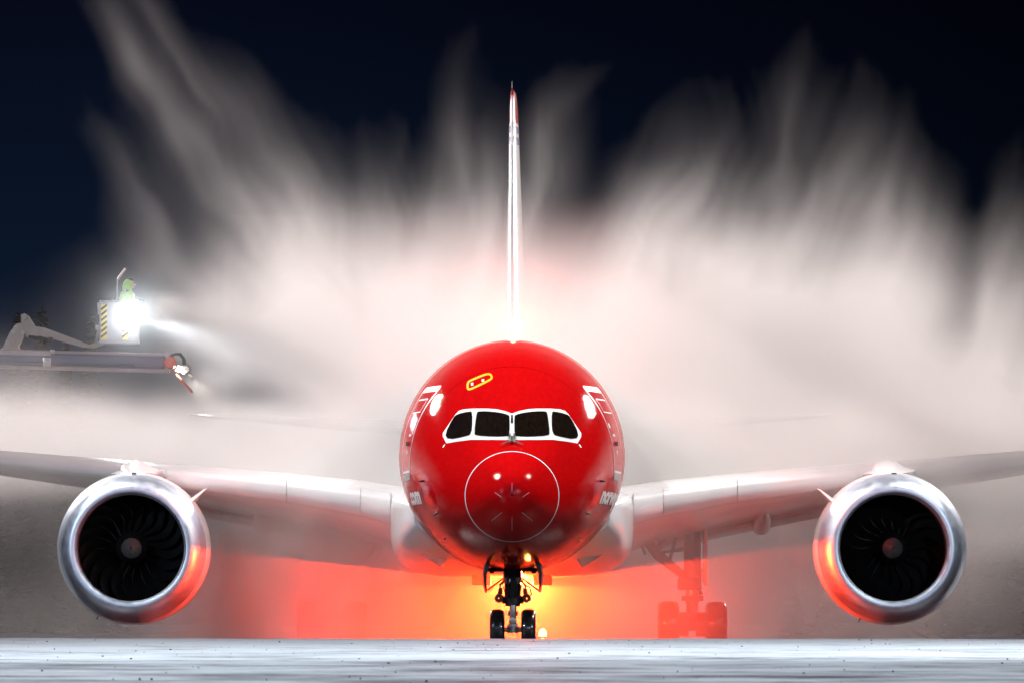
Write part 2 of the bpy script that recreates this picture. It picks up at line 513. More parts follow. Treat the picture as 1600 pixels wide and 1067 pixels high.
# airline lettering
def lettering(text, s, y_start, z_base, h, mat, italic=0.18):
    cu = bpy.data.curves.new("lettering", 'FONT'); cu.body = text; cu.size = h * 1.36; cu.offset = h * 0.075; cu.shear = italic
    cu.space_character = 0.98; cu.resolution_u = 3
    o = bpy.data.objects.new("tmp_text", cu); scene.collection.objects.link(o)
    dg = bpy.context.evaluated_depsgraph_get()
    me = bpy.data.meshes.new_from_object(o.evaluated_get(dg))
    bm = bmesh.new(); bm.from_mesh(me)
    xs = [v.co.x for v in bm.verts]
    for k in np.arange(min(xs), max(xs), 0.08):
        bmesh.ops.bisect_plane(bm, geom=bm.verts[:] + bm.edges[:] + bm.faces[:], plane_co=(k, 0, 0), plane_no=(1, 0, 0))
    bm.verts.index_update()
    wdt = max(xs) - min(xs)
    vs = []; K = 2.3
    for v in bm.verts:
        yy = y_start + K * (v.co.x - min(xs)) if s > 0 else y_start + K * (wdt - (v.co.x - min(xs)))
        vs.append(side(yy, z_base + v.co.y, s, 0.012))
    r = MB().add(vs, [[v.index for v in f.verts] for f in bm.faces]).build("airline_lettering", mat, fus)
    bm.free(); bpy.data.objects.remove(o); bpy.data.curves.remove(cu)
    return r
lettering("norwegian", 1, 4.35, 3.64, 0.40, M['white_line'])
lettering(".com", -1, 4.75, 3.64, 0.40, M['white_line'])
sheet([(4.50, 3.50), (4.58, 3.48), (4.42, 4.0), (4.34, 4.0)], lambda u, v: side(u, v, -1, 0.012)).build("blue_livery_mark", M['blue'], fus)
# cabin windows row
for s in (1, -1):
    for i in range(22):
        yy = 9.4 + i * 1.15
        if 17 < yy < 18.6: continue
        pl = [(yy + 0.14 * math.cos(R(a)), 5.42 + 0.23 * math.sin(R(a))) for a in range(0, 360, 30)]
        MB().add([side(u, v, s, 0.008) for u, v in pl], [tuple(range(12))]).build("cabin_window", M['glass'], fus)

# belly fairing: lofted superellipse under the wing root
def fairing():
    mb = MB(); n = 64; vs = []; fs = []
    prof = [(13.0, 0.2), (13.6, 0.55), (14.6, 0.80), (16, 0.94), (18, 1.0), (27, 1.0), (31, 0.93), (34, 0.75), (36.5, 0.45), (37.5, 0.2)]
    for y, k in prof:
        w = 2.35 + 0.85 * k; h = 0.55 + 1.52 * k; zz = 3.62
        for j in range(n):
            a = 2 * math.pi * j / n
            ex = 0.62 if math.sin(a) > 0 else 0.45
            cx = math.copysign(abs(math.cos(a)) ** ex, math.cos(a)); cz = math.copysign(abs(math.sin(a)) ** ex, math.sin(a))
            vs.append((w * cx, y, zz + (h * 0.84 if cz < 0 else 0.74 * k) * cz))
    for i in range(len(prof) - 1):
        for j in range(n):
            fs.append((i * n + j, i * n + (j + 1) % n, (i + 1) * n + (j + 1) % n, (i + 1) * n + j))
    fs.append(tuple(range(n))); fs.append(tuple((len(prof) - 1) * n + j for j in range(n)))
    return mb.add(vs, fs)
fair = fairing().build("belly_fairing", M['white'], jet)
for s in (1, -1):
    MB().box((2.62 * s, 15.0, 2.95), (0.34, 0.5, 0.85), Matrix.Rotation(R(-28 * s), 3, 'Y'), 0.05).build("air_intake", M['dark_metal'], fair)
    MB().box((2.05 * s, 14.3, 2.42), (0.75, 0.5, 0.30), Matrix.Rotation(R(-32 * s), 3, 'Y'), 0.05).build("air_intake", M['grey'], fair)
    MB().box((0.80 * s, 17.4, 1.80), (0.5, 0.9, 0.28), None, 0.03).build("belly_vent", M['grey'], fair)

# lifting surfaces
def foil(n=14, t=0.12, camber=0.02):
    up, lo = [], []
    for i in range(n + 1):
        x = 0.5 * (1 - math.cos(math.pi * i / n))
        yt = 5 * t * (0.2969 * math.sqrt(x) - 0.126 * x - 0.3516 * x * x + 0.2843 * x ** 3 - 0.1036 * x ** 4)
        yc = camber * 4 * x * (1 - x)
        up.append((x, yc + yt)); lo.append((x, yc - yt))
    return up + lo[-2:0:-1]
def surface(secs, vertical=False, c0=0.0, c1=1.0):
    """secs: span, y_le, z_le (or x), chord, thickness ratio, twist drop of the trailing edge"""
    mb = MB(); vs = []; fs = []; m = None
    for (sp_, yl, zl, ch, th, tw) in secs:
        pts = foil(t=th)
        m = len(pts)
        for (a, b) in pts:
            aa = c0 + a * (c1 - c0)
            if vertical: vs.append((b * ch, yl + aa * ch, sp_))
            else: vs.append((sp_, yl + aa * ch, zl + b * ch - tw * aa))
    for i in range(len(secs) - 1):
        for k in range(m):
            fs.append((i * m + k, i * m + (k + 1) % m, (i + 1) * m + (k + 1) % m, (i + 1) * m + k))
    fs.append(tuple(range(m))); fs.append(tuple((len(secs) - 1) * m + k for k in range(m)))
    return mb.add(vs, fs)
WING = [(2.4, 17.0, 3.52, 12.6, 0.125, 1.15), (4.0, 18.4, 3.88, 11.2, 0.12, 1.0), (6.0, 19.8, 4.20, 9.6, 0.115, 0.85), (9.8, 22.4, 4.66, 7.3, 0.11, 0.55),
        (14, 25.3, 5.10, 5.9, 0.105, 0.35), (20, 29.5, 5.95, 4.3, 0.10, 0.2), (26, 33.8, 7.2, 2.7, 0.10, 0.1), (29, 37.2, 8.35, 1.3, 0.09, 0.0), (30.1, 39.8, 8.7, 0.4, 0.08, 0.0)]
def nav(name, loc, col, strength, parent, r=0.08):
    m = material(name + "_glow", (0.05, 0.05, 0.05), 0.3, emit=col, emit_strength=strength)
    return MB().lathe([(-r, 0.001), (-r * .7, r * .7), (0, r), (r * .7, r * .7), (r, 0.001)], loc, 'Z', 20).build(name, m, parent)
for s in (-1, 1):
    secs = [(a * s, b, c, d, e_, f) for a, b, c, d, e_, f in WING]
    wing = surface(secs).build("wing", M['white'], jet, sharp=50)
    # leading edge slats in four lengths, just proud of the skin
    for (i0, i1, f0, f1) in ((0, 1, .5, .99), (1, 2, 0, .99), (2, 3, 0, .86), (3, 4, .14, .99), (4, 5, 0, .99), (5, 6, 0, .99)):
        def mix(i, f, k): return WING[i][k] + (WING[i + 1][k] - WING[i][k]) * f
        ss = []
        for f in (f0, f1):
            sp_, yl, zl, ch, th = (mix(i0, f, k) for k in range(5))
            ss.append((sp_ * s, yl - 0.035, zl - 0.012, ch * 0.16, th * 3.6, 0.10))
        surface(ss).build("slat", M['white'], wing, sharp=50)
    # flap with a thin bright trailing edge, flap track fairings
    fl = []
    for i in (1, 2, 3):
        sp_, yl, zl, ch, th, tw = WING[i]
        fl.append((sp_ * s, yl + ch * 0.93, zl - tw - 0.04, ch * 0.18, 0.12, 0.22))
    surface(fl).build("flap", M['white'], wing, sharp=50)
    for xx, k in ((6.9, 2),):
        i = k; f = (xx - WING[i][0]) / (WING[i + 1][0] - WING[i][0])
        yl = WING[i][1] + (WING[i + 1][1] - WING[i][1]) * f; zl = WING[i][2] + (WING[i + 1][2] - WING[i][2]) * f; ch = WING[i][3] + (WING[i + 1][3] - WING[i][3]) * f
        MB().tube([(xx * s, yl + ch * .5, zl - .55), (xx * s, yl + ch * .65, zl - .75), (xx * s, yl + ch * .9, zl - .95), (xx * s, yl + ch * 1.15, zl - 1.0), (xx * s, yl + ch * 1.28, zl - .95)],
                  [0.02, 0.20, 0.26, 0.16, 0.02], 14).build("flap_track_fairing", M['white'], wing)
    # tailplane
    tp = [(1.2, 45.0, 6.35, 6.0, 0.10, 0.1), (5, 47.9, 6.62, 4.2, 0.09, 0.05), (9.0, 51.0, 6.98, 2.4, 0.085, 0.02), (9.9, 52.3, 7.08, 1.2, 0.08, 0)]
    surface([(a * s, b, c, d, e_, f) for a, b, c, d, e_, f in tp]).build("tailplane", M['white'], jet, sharp=50)

M['fin_white'] = material('white_fin_paint', (0.75, 0.75, 0.76), 0.4, coat=0.3, var=0.06)
# fin in livery bands, with rudder
def fin_at(z):
    f = (z - 7.6) / (17.15 - 7.6)
    return (z, 41.2 + f * 11.0, 0.0, 8.4 - f * 5.6, 0.086 - f * 0.010 if f < .93 else 0.076 - (f - .93) * .4, 0)
fin = surface([fin_at(z) for z in np.linspace(7.4, 15.95, 9)], True).build("vertical_fin", M['fin_white'], jet, sharp=60)
capz = list(np.linspace(15.95, 16.8, 5)) + [16.95, 17.06, 17.14]
cap = []
for z in capz:
    q = list(fin_at(z)); 
    if z > 16.8:
        k = math.sqrt(max(0.02, 1 - ((z - 16.8) / 0.35) ** 2)); q[1] += q[3] * (1 - k) * .5; q[3] *= k
    cap.append(tuple(q))
surface(cap, True).build("fin_tip_cap", M['red_cap'], jet, sharp=60)
# bare leading edge strip that runs up into the red cap
le = []
for z in np.linspace(8.2, 16.85, 12):
    a = fin_at(z); le.append((z, a[1] - 0.03, 0, a[3] * 0.05, a[4] * 5.5, 0))
surface(le, True).build("fin_leading_edge", M['trim'], fin, sharp=60)
for za, zb in ((15.25, 15.48), (15.62, 15.83)):
    surface([(q[0], q[1] - .012, 0, q[3] + .02, q[4] * 1.06, 0) for q in (fin_at(za), fin_at(zb))], True).build("blue_fin_stripe", M['blue'], fin, sharp=60)
MB().tube([(0, 52.4, 17.1), (0, 52.5, 17.32)], [0.02, 0.008], 6).build("fin_tip_antenna", M['steel'], fin)

# anti collision beacons: real lamps of the aircraft
def beacon(loc, up, energy, col, glow):
    m = material("beacon_glow", (0.3, 0.02, 0.01), 0.2, emit=glow, emit_strength=9)
    k = 1 if up else -1
    o = MB().lathe([(0, 0.15), (0.05 * k, 0.14), (0.13 * k, 0.10), (0.17 * k, 0.001)], loc, 'Z', 24).build("beacon_lamp", m, jet)
    l = lamp("beacon_light", "POINT", (loc[0], loc[1], loc[2] + (0.42 if up else -0.20)), energy, col, 0.04)
    return o
beacon((0.03, 12.5, 7.87), True, 4600, (1.0, 0.055, 0.018), (1.0, 0.55, 0.12))
beacon((0.25, 18.4, 1.885), False, 24000, (1.0, 0.032, 0.004), (1.0, 0.35, 0.05))

# ------------------------------------------------------------------ engines
def engine(s):
    c = Vector((10.06 * s, 0, 2.65)); y0 = 18.0
    eng = empty("engine", (10.06 * s, y0, 2.65), jet)
    def at(y): return Vector((c.x, y, c.z))
    # nacelle cowl behind the polished lip
    prof = [(1.0, 1.965), (1.2, 1.99), (1.7, 2.025), (2.4, 2.04), (3.2, 2.0), (4.2, 1.84), (5.0, 1.62), (5.2, 1.55), (5.15, 1.48), (4.0, 1.50)]
    MB().lathe(prof, at(y0), 'Y', 96).build("nacelle", M['white'], eng)
    # lip: outside, round front, inside
    lip = [(1.0, 1.968), (0.7, 1.925), (0.42, 1.855)]
    lip += [(0.23, 1.79), (0.10, 1.70), (0.03, 1.62), (0.0, 1.54), (0.02, 1.475), (0.07, 1.445), (0.17, 1.42), (0.30, 1.405), (0.38, 1.40)]
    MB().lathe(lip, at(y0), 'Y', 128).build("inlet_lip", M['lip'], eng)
    MB().lathe([(0.38, 1.398), (0.8, 1.40), (1.45, 1.425), (1.9, 1.43)], at(y0), 'Y', 96).build("inlet_duct", M['duct'], eng)
    # fan: twenty swept blades on a dark disc
    fy = y0 + 1.35
    fan = MB().lathe([(0.55, 0.05), (0.55, 1.43)], at(fy), 'Y', 48).build("fan_disc", M['spinner_black'], eng)
    bl = MB()
    for b in range(20):
        a0 = 2 * math.pi * b / 20
        vs, fs = [], []
        for i in range(9):
            r = 0.40 + i / 8 * 1.0
            sweep = 0.20 * math.sin(i / 8 * math.pi) - 0.16 * (i / 8) ** 2
            hw = (0.07 + 0.10 * i / 8)
            tilt = R(28 + 34 * i / 8)
            for sgn in (-1, 0, 1):
                ang = a0 + s * sweep + sgn * hw * math.cos(R(90) - tilt) / r * 1.5
                yy = sgn * hw * math.cos(tilt) * 1.4 + (0.02 if sgn == 0 else 0)
                vs.append(at(fy + yy) + Vector((r * math.cos(ang), 0, r * math.sin(ang))))
        for i in range(8):
            for k in range(2):
                q = i * 3 + k
                fs.append((q, q + 1, q + 4, q + 3))
        bl.add(vs, fs)
    bl.build("fan_blades", M['blade'], eng)
    sp_ = MB().lathe([(-0.62, 0.27), (-0.30, 0.37), (0.0, 0.44), (0.2, 0.46)], at(fy), 'Y', 48).build("spinner", M['spinner_black'], eng)
    MB().lathe([(-0.86, 0.045), (-0.80, 0.13), (-0.62, 0.27)], at(fy), 'Y', 48).build("spinner_tip", M['spinner_grey'], eng)
    MB().lathe([(-0.885, 0.001), (-0.86, 0.045)], at(fy), 'Y', 24).build("spinner_cap", M['black'], eng)
    # inboard strake
    d = Vector((-s * math.cos(R(39)), 0, math.sin(R(39))))
    n_ = Vector((d.z, 0, -d.x))
    b0, b1 = at(y0 + 1.1) + d * 1.94, at(y0 + 2.9) + d * 2.0
    t0, t1 = at(y0 + 1.9) + d * 2.42 + Vector((0, 0, .04)), at(y0 + 2.9) + d * 2.46 + Vector((0, 0, .06))
    vs = []
    for p, th in ((b0, .05), (b1, .05), (t1, .015), (t0, .015)):
        vs += [p + n_ * th, p - n_ * th]
    MB().add(vs, [(0, 2, 4, 6), (1, 7, 5, 3), (0, 1, 3, 2), (2, 3, 5, 4), (4, 5, 7, 6), (6, 7, 1, 0)]).build("nacelle_strake", M['white'], eng)
    # service door outlines and a stain streak on the cowl
    for (ya, yb, a0, a1) in ((2.2, 3.4, 200, 235), (2.2, 3.0, 300, 330)):
        path = [(ya, a0), (yb, a0), (yb, a1), (ya, a1)]
        pts_ = dense(path, .4)
        def cm(u, v):
            rr_ = np.interp(u, [1.7, 2.4, 3.2, 4.2], [2.025, 2.04, 2.0, 1.84]) + .006
            return at(y0 + u) + Vector((rr_ * math.cos(R(v)), 0, rr_ * math.sin(R(v))))
        MB().tube([cm(*p) for p in pts_ + [pts_[0]]], .006, 5).build("cowl_door_seam", M['grey'], eng)
    # pylon up to the wing
    py = MB()
    secs = [(1.3, 0.12, 1.92, 2.01), (2.0, 0.36, 1.90, 2.20), (3.2, 0.44, 1.85, 2.36), (4.6, 0.40, 1.6, 2.36), (7.0, 0.34, 1.4, 2.0), (9.0, 0.15, 1.4, 1.65)]
    vs, fs = [], []; n = 16
    for (dy, hw, zb, zt_) in secs:
        for k in range(n):
            a = 2 * math.pi * k / n
            vs.append(at(y0 + dy) + Vector((hw * (1.0 if math.sin(a) > 0 else 1.7) * math.cos(a), 0, (zb + zt_) / 2 + (zt_ - zb) / 2 * math.sin(a))))
    for i in range(len(secs) - 1):
        for k in range(n): fs.append((i * n + k, i * n + (k + 1) % n, (i + 1) * n + (k + 1) % n, (i + 1) * n + k))
    fs += [tuple(range(n)), tuple((len(secs) - 1) * n + k for k in range(n))]
    py.add(vs, fs); py.build("pylon", M['white'], eng)
    MB().box(at(y0 + 1.0) + Vector((0.05, -0.02, 1.972)), (0.13, 0.12, 0.035)).build("cooling_inlet", M['black'], eng)
    # exhaust core
    MB().lathe([(4.0, 1.2), (5.4, 1.0), (6.6, 0.72), (6.6, 0.6)], at(y0), 'Y', 48).build("exhaust_core", M['dark_metal'], eng)
    MB().tube([at(y0 + 1.6) + Vector((-s * -0.85, 0, -1.68)), at(y0 + 1.7) + Vector((-s * -0.98, 0, -1.88))] if s < 0 else [at(y0 + 1.6) + Vector((-.75, 0, -1.72)), at(y0 + 1.7) + Vector((-.86, 0, -1.96))], [0.02, 0.012], 6).build("drain_mast", M['dark_metal'], eng)
    return eng
engine(-1); engine(1)

# ------------------------------------------------------------------ landing gear
def wheel(c, r, w, parent, hub_r):
    c = Vector(c)
    prof = [(-w * .5, hub_r), (-w * .5, r * .80), (-w * .42, r * .93), (-w * .28, r * .985), (-w * .1, r), (w * .1, r), (w * .28, r * .985), (w * .42, r * .93), (w * .5, r * .80), (w * .5, hub_r)]
    MB().lathe(prof, c, 'X', 48).build("tyre", M['tyre'], parent)
    MB().lathe([(-w * .40, 0.02), (-w * .42, hub_r * .5), (-w * .36, hub_r * .8), (-w * .44, hub_r * 1.02), (w * .44, hub_r * 1.02), (w * .36, hub_r * .8), (w * .42, hub_r * .5), (w * .40, 0.02)], c, 'X', 32).build("wheel_rim", M['steel'], parent)

gy = 5.6
ng = empty("nose_gear", (0.02, gy, 0), jet)
GX = 0.02
for s in (1, -1): wheel((GX + 0.385 * s, gy, 0.505), 0.505, 0.37, ng, 0.22)
MB().tube([(GX - .30, gy, .505), (GX + .30, gy, .505)], 0.06, 14).build("axle", M['steel'], ng)
MB().tube([(GX, gy, .45), (GX, gy, .62), (GX, gy, .80), (GX, gy, 1.12)], [0.07, 0.10, 0.085, 0.085], 20).tube([(GX, gy, .84), (GX, gy, .96)], .125, 16).tube([(GX, gy, .42), (GX, gy, .60)], .14, 16).build("oleo_strut", M['steel'], ng)
MB().box((GX, gy - .14, .60), (.24, .10, .10), None, .02).box((GX, gy - .16, .72), (.16, .06, .16), Matrix.Rotation(R(45), 3, 'Y'), .01).box((GX, gy - .12, .98), (.10, .14, .30), None, .02).build("torque_link", M['steel'], ng)
MB().tube([(GX, gy, 1.08), (GX, gy, 1.45), (GX, gy, 1.95), (GX, gy, 2.5)], [.19, .20, .22, .24], 24).tube([(GX, gy, 1.15), (GX, gy, 1.30)], .28, 20).build("outer_cylinder", M['dark_metal'], ng)
for s in (1, -1):
    MB().lathe([(-.09, .02), (-.09, .10), (.06, .12), (.09, .08)], (GX + .34 * s, gy - .05, 1.28), 'Y', 20).tube([(GX + .34 * s, gy, 1.28), (GX + .15 * s, gy, 1.28)], .06, 10).tube([(GX + .36 * s, gy, 1.36), (GX + .30 * s, gy, 1.62), (GX + .2 * s, gy, 1.7)], .025, 8).box((GX + .30 * s, gy, 1.46), (.10, .12, .16), None, .02).build("steering_actuator", M['dark_metal'], ng)
    glow = material("gear_lamp_glass", (.5, .5, .5), .1, coat=1)
    MB().lathe([(-.02, .001), (0, .075), (.05, .08), (.08, .04)], (GX + .13 * s, gy - .22, 1.72), 'Y', 20).build("taxi_light", M['steel'], ng)
    MB().tube([(GX + .16 * s, gy, 2.02), (GX + .60 * s, gy + .1, 1.98)], [.075, .05], 12).tube([(GX + .12 * s, gy, 1.88), (GX + .45 * s, gy, 2.30)], .032, 8).tube([(GX + .18 * s, gy, 1.75), (GX + .32 * s, gy + .1, 1.60)], .03, 8).build("drag_brace", M['dark_metal'], ng)
    MB().tube([(GX + .20 * s, gy + .05, 1.80), (GX + .63 * s, gy + .05, 1.48)], .022, 8).build("door_link_rod", M['red_cap'], ng)
    # gear bay door, curved panel hanging outward
    vs, fs = [], []; TH = [.04, .09, .11, .09, .06, .02]
    pts = [(.36, 2.42), (.50, 2.30), (.60, 2.10), (.655, 1.88), (.675, 1.65), (.66, 1.42)]
    for on_ in (0, 1):
        for (x, z), th_ in zip(pts, TH):
            th = th_ * on_
            for yy in (gy - 1.1, gy + .55): vs.append((GX + (x + th + (-.03 if yy < gy - 1 else .02)) * s, yy + (0.35 if (z < 1.5 and yy < gy) else 0), z))
    m = len(pts)
    for t in (0, 2 * m):
        for i in range(m - 1): fs.append((t + 2 * i, t + 2 * i + 1, t + 2 * i + 3, t + 2 * i + 2))
    for i in range(m - 1):
        for k in (0, 1): fs.append((2 * i + k, 2 * i + 2 + k, 2 * m + 2 * i + 2 + k, 2 * m + 2 * i + k))
    fs.append((0, 1, 2 * m + 1, 2 * m)); fs.append((2 * m - 2, 2 * m - 1, 4 * m - 1, 4 * m - 2))
    MB().add(vs, fs).build("gear_door", M['dark_metal'], ng)
    MB().box((GX + .55 * s, gy - .4, 2.12), (.10, .30, .12), None, .02).build("door_hinge", M['dark_metal'], ng)
    MB().box((GX + .52 * s, gy + .1, 1.95), (.12, .12, .12), None, .02).build("door_hinge", M['dark_metal'], ng)
MB().box((GX, gy - .1, 2.52), (.62, .9, .22), None, .05).box((GX, gy - .2, 2.36), (.42, .3, .22), None, .05).build("gear_bay_frame", M['dark_metal'], ng)
rng = random.Random(2)
hose = MB()
for k in range(9):
    x0 = GX + rng.uniform(-.22, .22)
    hose.tube([(x0, gy - .2, 2.35), (x0 + rng.uniform(-.1, .1), gy - .28, 2.0), (x0 + rng.uniform(-.1, .1), gy - .26, 1.6), (x0 * .6, gy - .2, 1.2)], .014, 6)
hose.tube([(GX + .28, gy, 1.62), (GX + .42, gy, 1.55), (GX + .46, gy, 1.38), (GX + .36, gy, 1.25)], .02, 6)
hose.build("hydraulic_hoses", M['black'], ng)

def main_gear(s):
    cx, yy = 4.98 * s, 28.0
    g = empty("main_gear", (cx, yy, 0), jet)
    for dy in (-.74, .74):
        for k in (-1, 1): wheel((cx + .66 * k, yy + dy, .64), .64, .56, g, .30)
        MB().tube([(cx - .5, yy + dy, .64), (cx + .5, yy + dy, .64)], .12, 14).lathe([(-.16, .33), (.16, .33)], (cx + .28, yy + dy, .64), 'X', 20).lathe([(-.16, .33), (.16, .33)], (cx - .28, yy + dy, .64), 'X', 20).build("axle", M['dark_metal'], g)
    MB().beam((cx, yy - .8, .66), (cx, yy + .8, .66), .34, .42, .05).build("bogie_beam", M['dark_metal'], g)
    MB().tube([(cx, yy, .7), (cx, yy, 1.2), (cx, yy, 1.25), (cx, yy, 1.7)], [.17, .17, .19, .19], 20).build("oleo_strut", M['steel'], g)
    MB().tube([(cx, yy, 1.6), (cx, yy, 2.2), (cx, yy, 3.6)], [.26, .24, .24], 20).box((cx - .1 * s, yy - .2, 1.75), (.62, .3, .34), None, .06).box((cx, yy - .2, 1.35), (.60, .2, .14), None, .03).build("outer_cylinder", M['dark_metal'], g)
    MB().tube([(cx - .1 * s, yy, 1.85), (cx - .95 * s, yy - .1, 2.55), (cx - 1.55 * s, yy - .2, 3.35)], [.10, .15, .17], 12).build("side_brace", M['dark_metal'], g)
    MB().tube([(cx - .2 * s, yy, 2.72), (cx - .95 * s, yy - .1, 2.60), (cx - .65 * s, yy, 3.5)], [.07, .09, .12], 10).tube([(cx - .65 * s, yy + .1, 2.3), (cx - .35 * s, yy + .1, 3.4)], .045, 8).tube([(cx - 1.55 * s, yy - .3, 3.2), (cx - 1.30 * s, yy - .3, 2.55)], .04, 8).tube([(cx - .05 * s, yy, 2.0), (cx + .25 * s, yy, 1.45)], .05, 8).build("lock_link", M['dark_metal'], g)
    MB().box((cx + .36 * s, yy + .1, 2.75), (.10, 1.5, 1.7), None, .04).box((cx + .34 * s, yy, 1.95), (.10, .9, .5), Matrix.Rotation(R(-12 * s), 3, 'Y'), .04).build("gear_door", M['white'], g)
    return g
main_gear(1); main_gear(-1)

# ------------------------------------------------------------------ setting: apron, snow, lines
def node_material(name): 
    m = bpy.data.materials.new(name); m.use_nodes = True
    return m, m.node_tree.nodes, m.node_tree.links, m.node_tree.nodes["Principled BSDF"]

def apron_material():
    m, n, l, b = node_material("wet_apron_asphalt")
    t = n.new("ShaderNodeTexCoord"); mp = n.new("ShaderNodeMapping"); mp.inputs["Scale"].default_value = (0.10, 0.012, 1)
    l.new(t.outputs["Object"], mp.inputs[0])
    ns = n.new("ShaderNodeTexNoise"); ns.inputs["Scale"].default_value = 1.0; ns.inputs["Detail"].default_value = 8; ns.inputs["Roughness"].default_value = .65
    l.new(mp.outputs[0], ns.inputs["Vector"])
    r = n.new("ShaderNodeValToRGB"); r.color_ramp.elements[0].position = .60; r.color_ramp.elements[0].color = (.022, .022, .025, 1)
    r.color_ramp.elements[1].position = .72; r.color_ramp.elements[1].color = (.62, .66, .70, 1)
    l.new(ns.outputs[0], r.inputs[0]); l.new(r.outputs[0], b.inputs["Base Color"])
    b.inputs["Roughness"].default_value = .42
    n2 = n.new("ShaderNodeTexNoise"); n2.inputs["Scale"].default_value = 3.0; n2.inputs["Detail"].default_value = 5
    l.new(t.outputs["Object"], n2.inputs["Vector"])
    bp = n.new("ShaderNodeBump"); bp.inputs["Distance"].default_value = .02; l.new(n2.outputs[0], bp.inputs["Height"]); l.new(bp.outputs[0], b.inputs["Normal"])
    return m
M['apron'] = apron_material()
g = MB().add([(-3000, -600, 0), (3000, -600, 0), (3000, 9000, 0), (-3000, 9000, 0)], [(0, 1, 2, 3)]).build("apron_ground", M['apron'], None, smooth=False)
tag(g, kind="structure")

def snow_material(name="packed_snow", dirty=True):
    m, n, l, b = node_material(name)
    t = n.new("ShaderNodeTexCoord")
    def nz(scale, st, det=6, rough=.6):
        mp = n.new("ShaderNodeMapping"); mp.inputs["Scale"].default_value = st
        l.new(t.outputs["Object"], mp.inputs[0])
        q = n.new("ShaderNodeTexNoise"); q.inputs["Scale"].default_value = scale; q.inputs["Detail"].default_value = det; q.inputs["Roughness"].default_value = rough
        l.new(mp.outputs[0], q.inputs["Vector"]); return q
    a = nz(1.0, (.75, .40, 1), 9, .72)       # bare patches
    c = nz(9.0, (1, .6, 1), 4, .7)         # grit
    s = n.new("ShaderNodeSeparateXYZ"); l.new(t.outputs["Object"], s.inputs[0])
    mr = n.new("ShaderNodeMapRange"); mr.inputs[1].default_value = -147; mr.inputs[2].default_value = -95
    mr.inputs[3].default_value = .11; mr.inputs[4].default_value = 0.0
    l.new(s.outputs["Y"], mr.inputs[0])
    ad = n.new("ShaderNodeMath"); ad.operation = 'ADD'; l.new(a.outputs[0], ad.inputs[0]); l.new(mr.outputs[0], ad.inputs[1])
    r = n.new("ShaderNodeValToRGB"); r.color_ramp.elements[0].position = .52; r.color_ramp.elements[0].color = (.80, .82, .84, 1)
    r.color_ramp.elements[1].position = .74; r.color_ramp.elements[1].color = (.09, .10, .115, 1)
    l.new(ad.outputs[0], r.inputs[0])
    r2 = n.new("ShaderNodeValToRGB"); r2.color_ramp.elements[0].position = .64; r2.color_ramp.elements[0].color = (1, 1, 1, 1)
    r2.color_ramp.elements[1].position = .72; r2.color_ramp.elements[1].color = (.12, .12, .12, 1)
    l.new(c.outputs[0], r2.inputs[0])
    mx = n.new("ShaderNodeMix"); mx.data_type = 'RGBA'; mx.blend_type = 'MULTIPLY'; mx.inputs[0].default_value = 1
    l.new(r.outputs[0], mx.inputs[6]); l.new(r2.outputs[0], mx.inputs[7]); l.new(mx.outputs[2], b.inputs["Base Color"])
    b.inputs["Roughness"].default_value = .55
    bp = n.new("ShaderNodeBump"); bp.inputs["Distance"].default_value = .05; bp.inputs["Strength"].default_value = .7
    l.new(a.outputs[0], bp.inputs["Height"]); l.new(bp.outputs[0], b.inputs["Normal"])
    return m
M['snow'] = snow_material()
def snow_field():
    mb = MB(); vs = []; fs = []
    xs = np.linspace(-26, 26, 141); ys_ = list(np.linspace(-184, -67, 150)) + [-66, -65, -63, -60, -56]
    for y in ys_:
        for x in xs:
            base = 0.34 + (y + 184) / 118 * 0.095 if y <= -66 else 0.435 * max(0, 1 - (y + 66) / 9.5) ** 1.5
            base -= 0.0010 * x * (1 if x > 0 else .2) * min(1, base / .3)
            amp = 0.012 if y <= -66 else 0.004
            z = base + amp * mnoise.fractal(Vector((x * .5, y * .22, 3)), 1.0, 2.0, 4) + 0.004 * mnoise.noise(Vector((x * 3, y * 1.1, 0)))
            if y > -57: z = -0.02
            vs.append((x, y, z))
    n = len(xs)
    for i in range(len(ys_) - 1):
        for k in range(n - 1): fs.append((i * n + k, i * n + k + 1, (i + 1) * n + k + 1, (i + 1) * n + k))
    return mb.add(vs, fs)
o = snow_field().build("snow_covered_ground", M['snow'], None); tag(o, kind="structure")
# lumps of ice and grit frozen onto the snow: nobody could count them
rk = MB(); rng = random.Random(9)
for k in range(320):
    y = rng.uniform(-150, -70); s_ = (y + 186) / 120
    x = rng.uniform(-1, 1) * (800 / FPX * (y + 186) + 1); r = rng.choice([.004, .005, .006, .007, .009, .014]) * (.4 + .5 * s_)
    base = 0.34 + (y + 184) / 118 * 0.095 - 0.0010 * x * (1 if x > 0 else .2)
    vs = []
    for (a, b_) in [(i, j) for j in (0, 1) for i in range(5)]:
        t = a * 2 * math.pi / 5 + rng.uniform(-.3, .3); rr = r * (1.0 if b_ == 0 else .5) * rng.uniform(.7, 1.3)
        vs.append((x + rr * 1.6 * math.cos(t), y + rr * math.sin(t), base - .01 + b_ * r * rng.uniform(.5, .9) + (.012 if b_ else 0)))
    rk.add(vs, [(i, (i + 1) % 5, 5 + (i + 1) % 5, 5 + i) for i in range(5)] + [(5, 6, 7, 8, 9)])
M['grit'] = material("dark_grit", (.05, .052, .06), .5, var=.4)
o = rk.build("grit", M['grit'], None, smooth=False); tag(o, "small dark lumps of grit and ice scattered over the packed snow", "grit", kind="stuff")

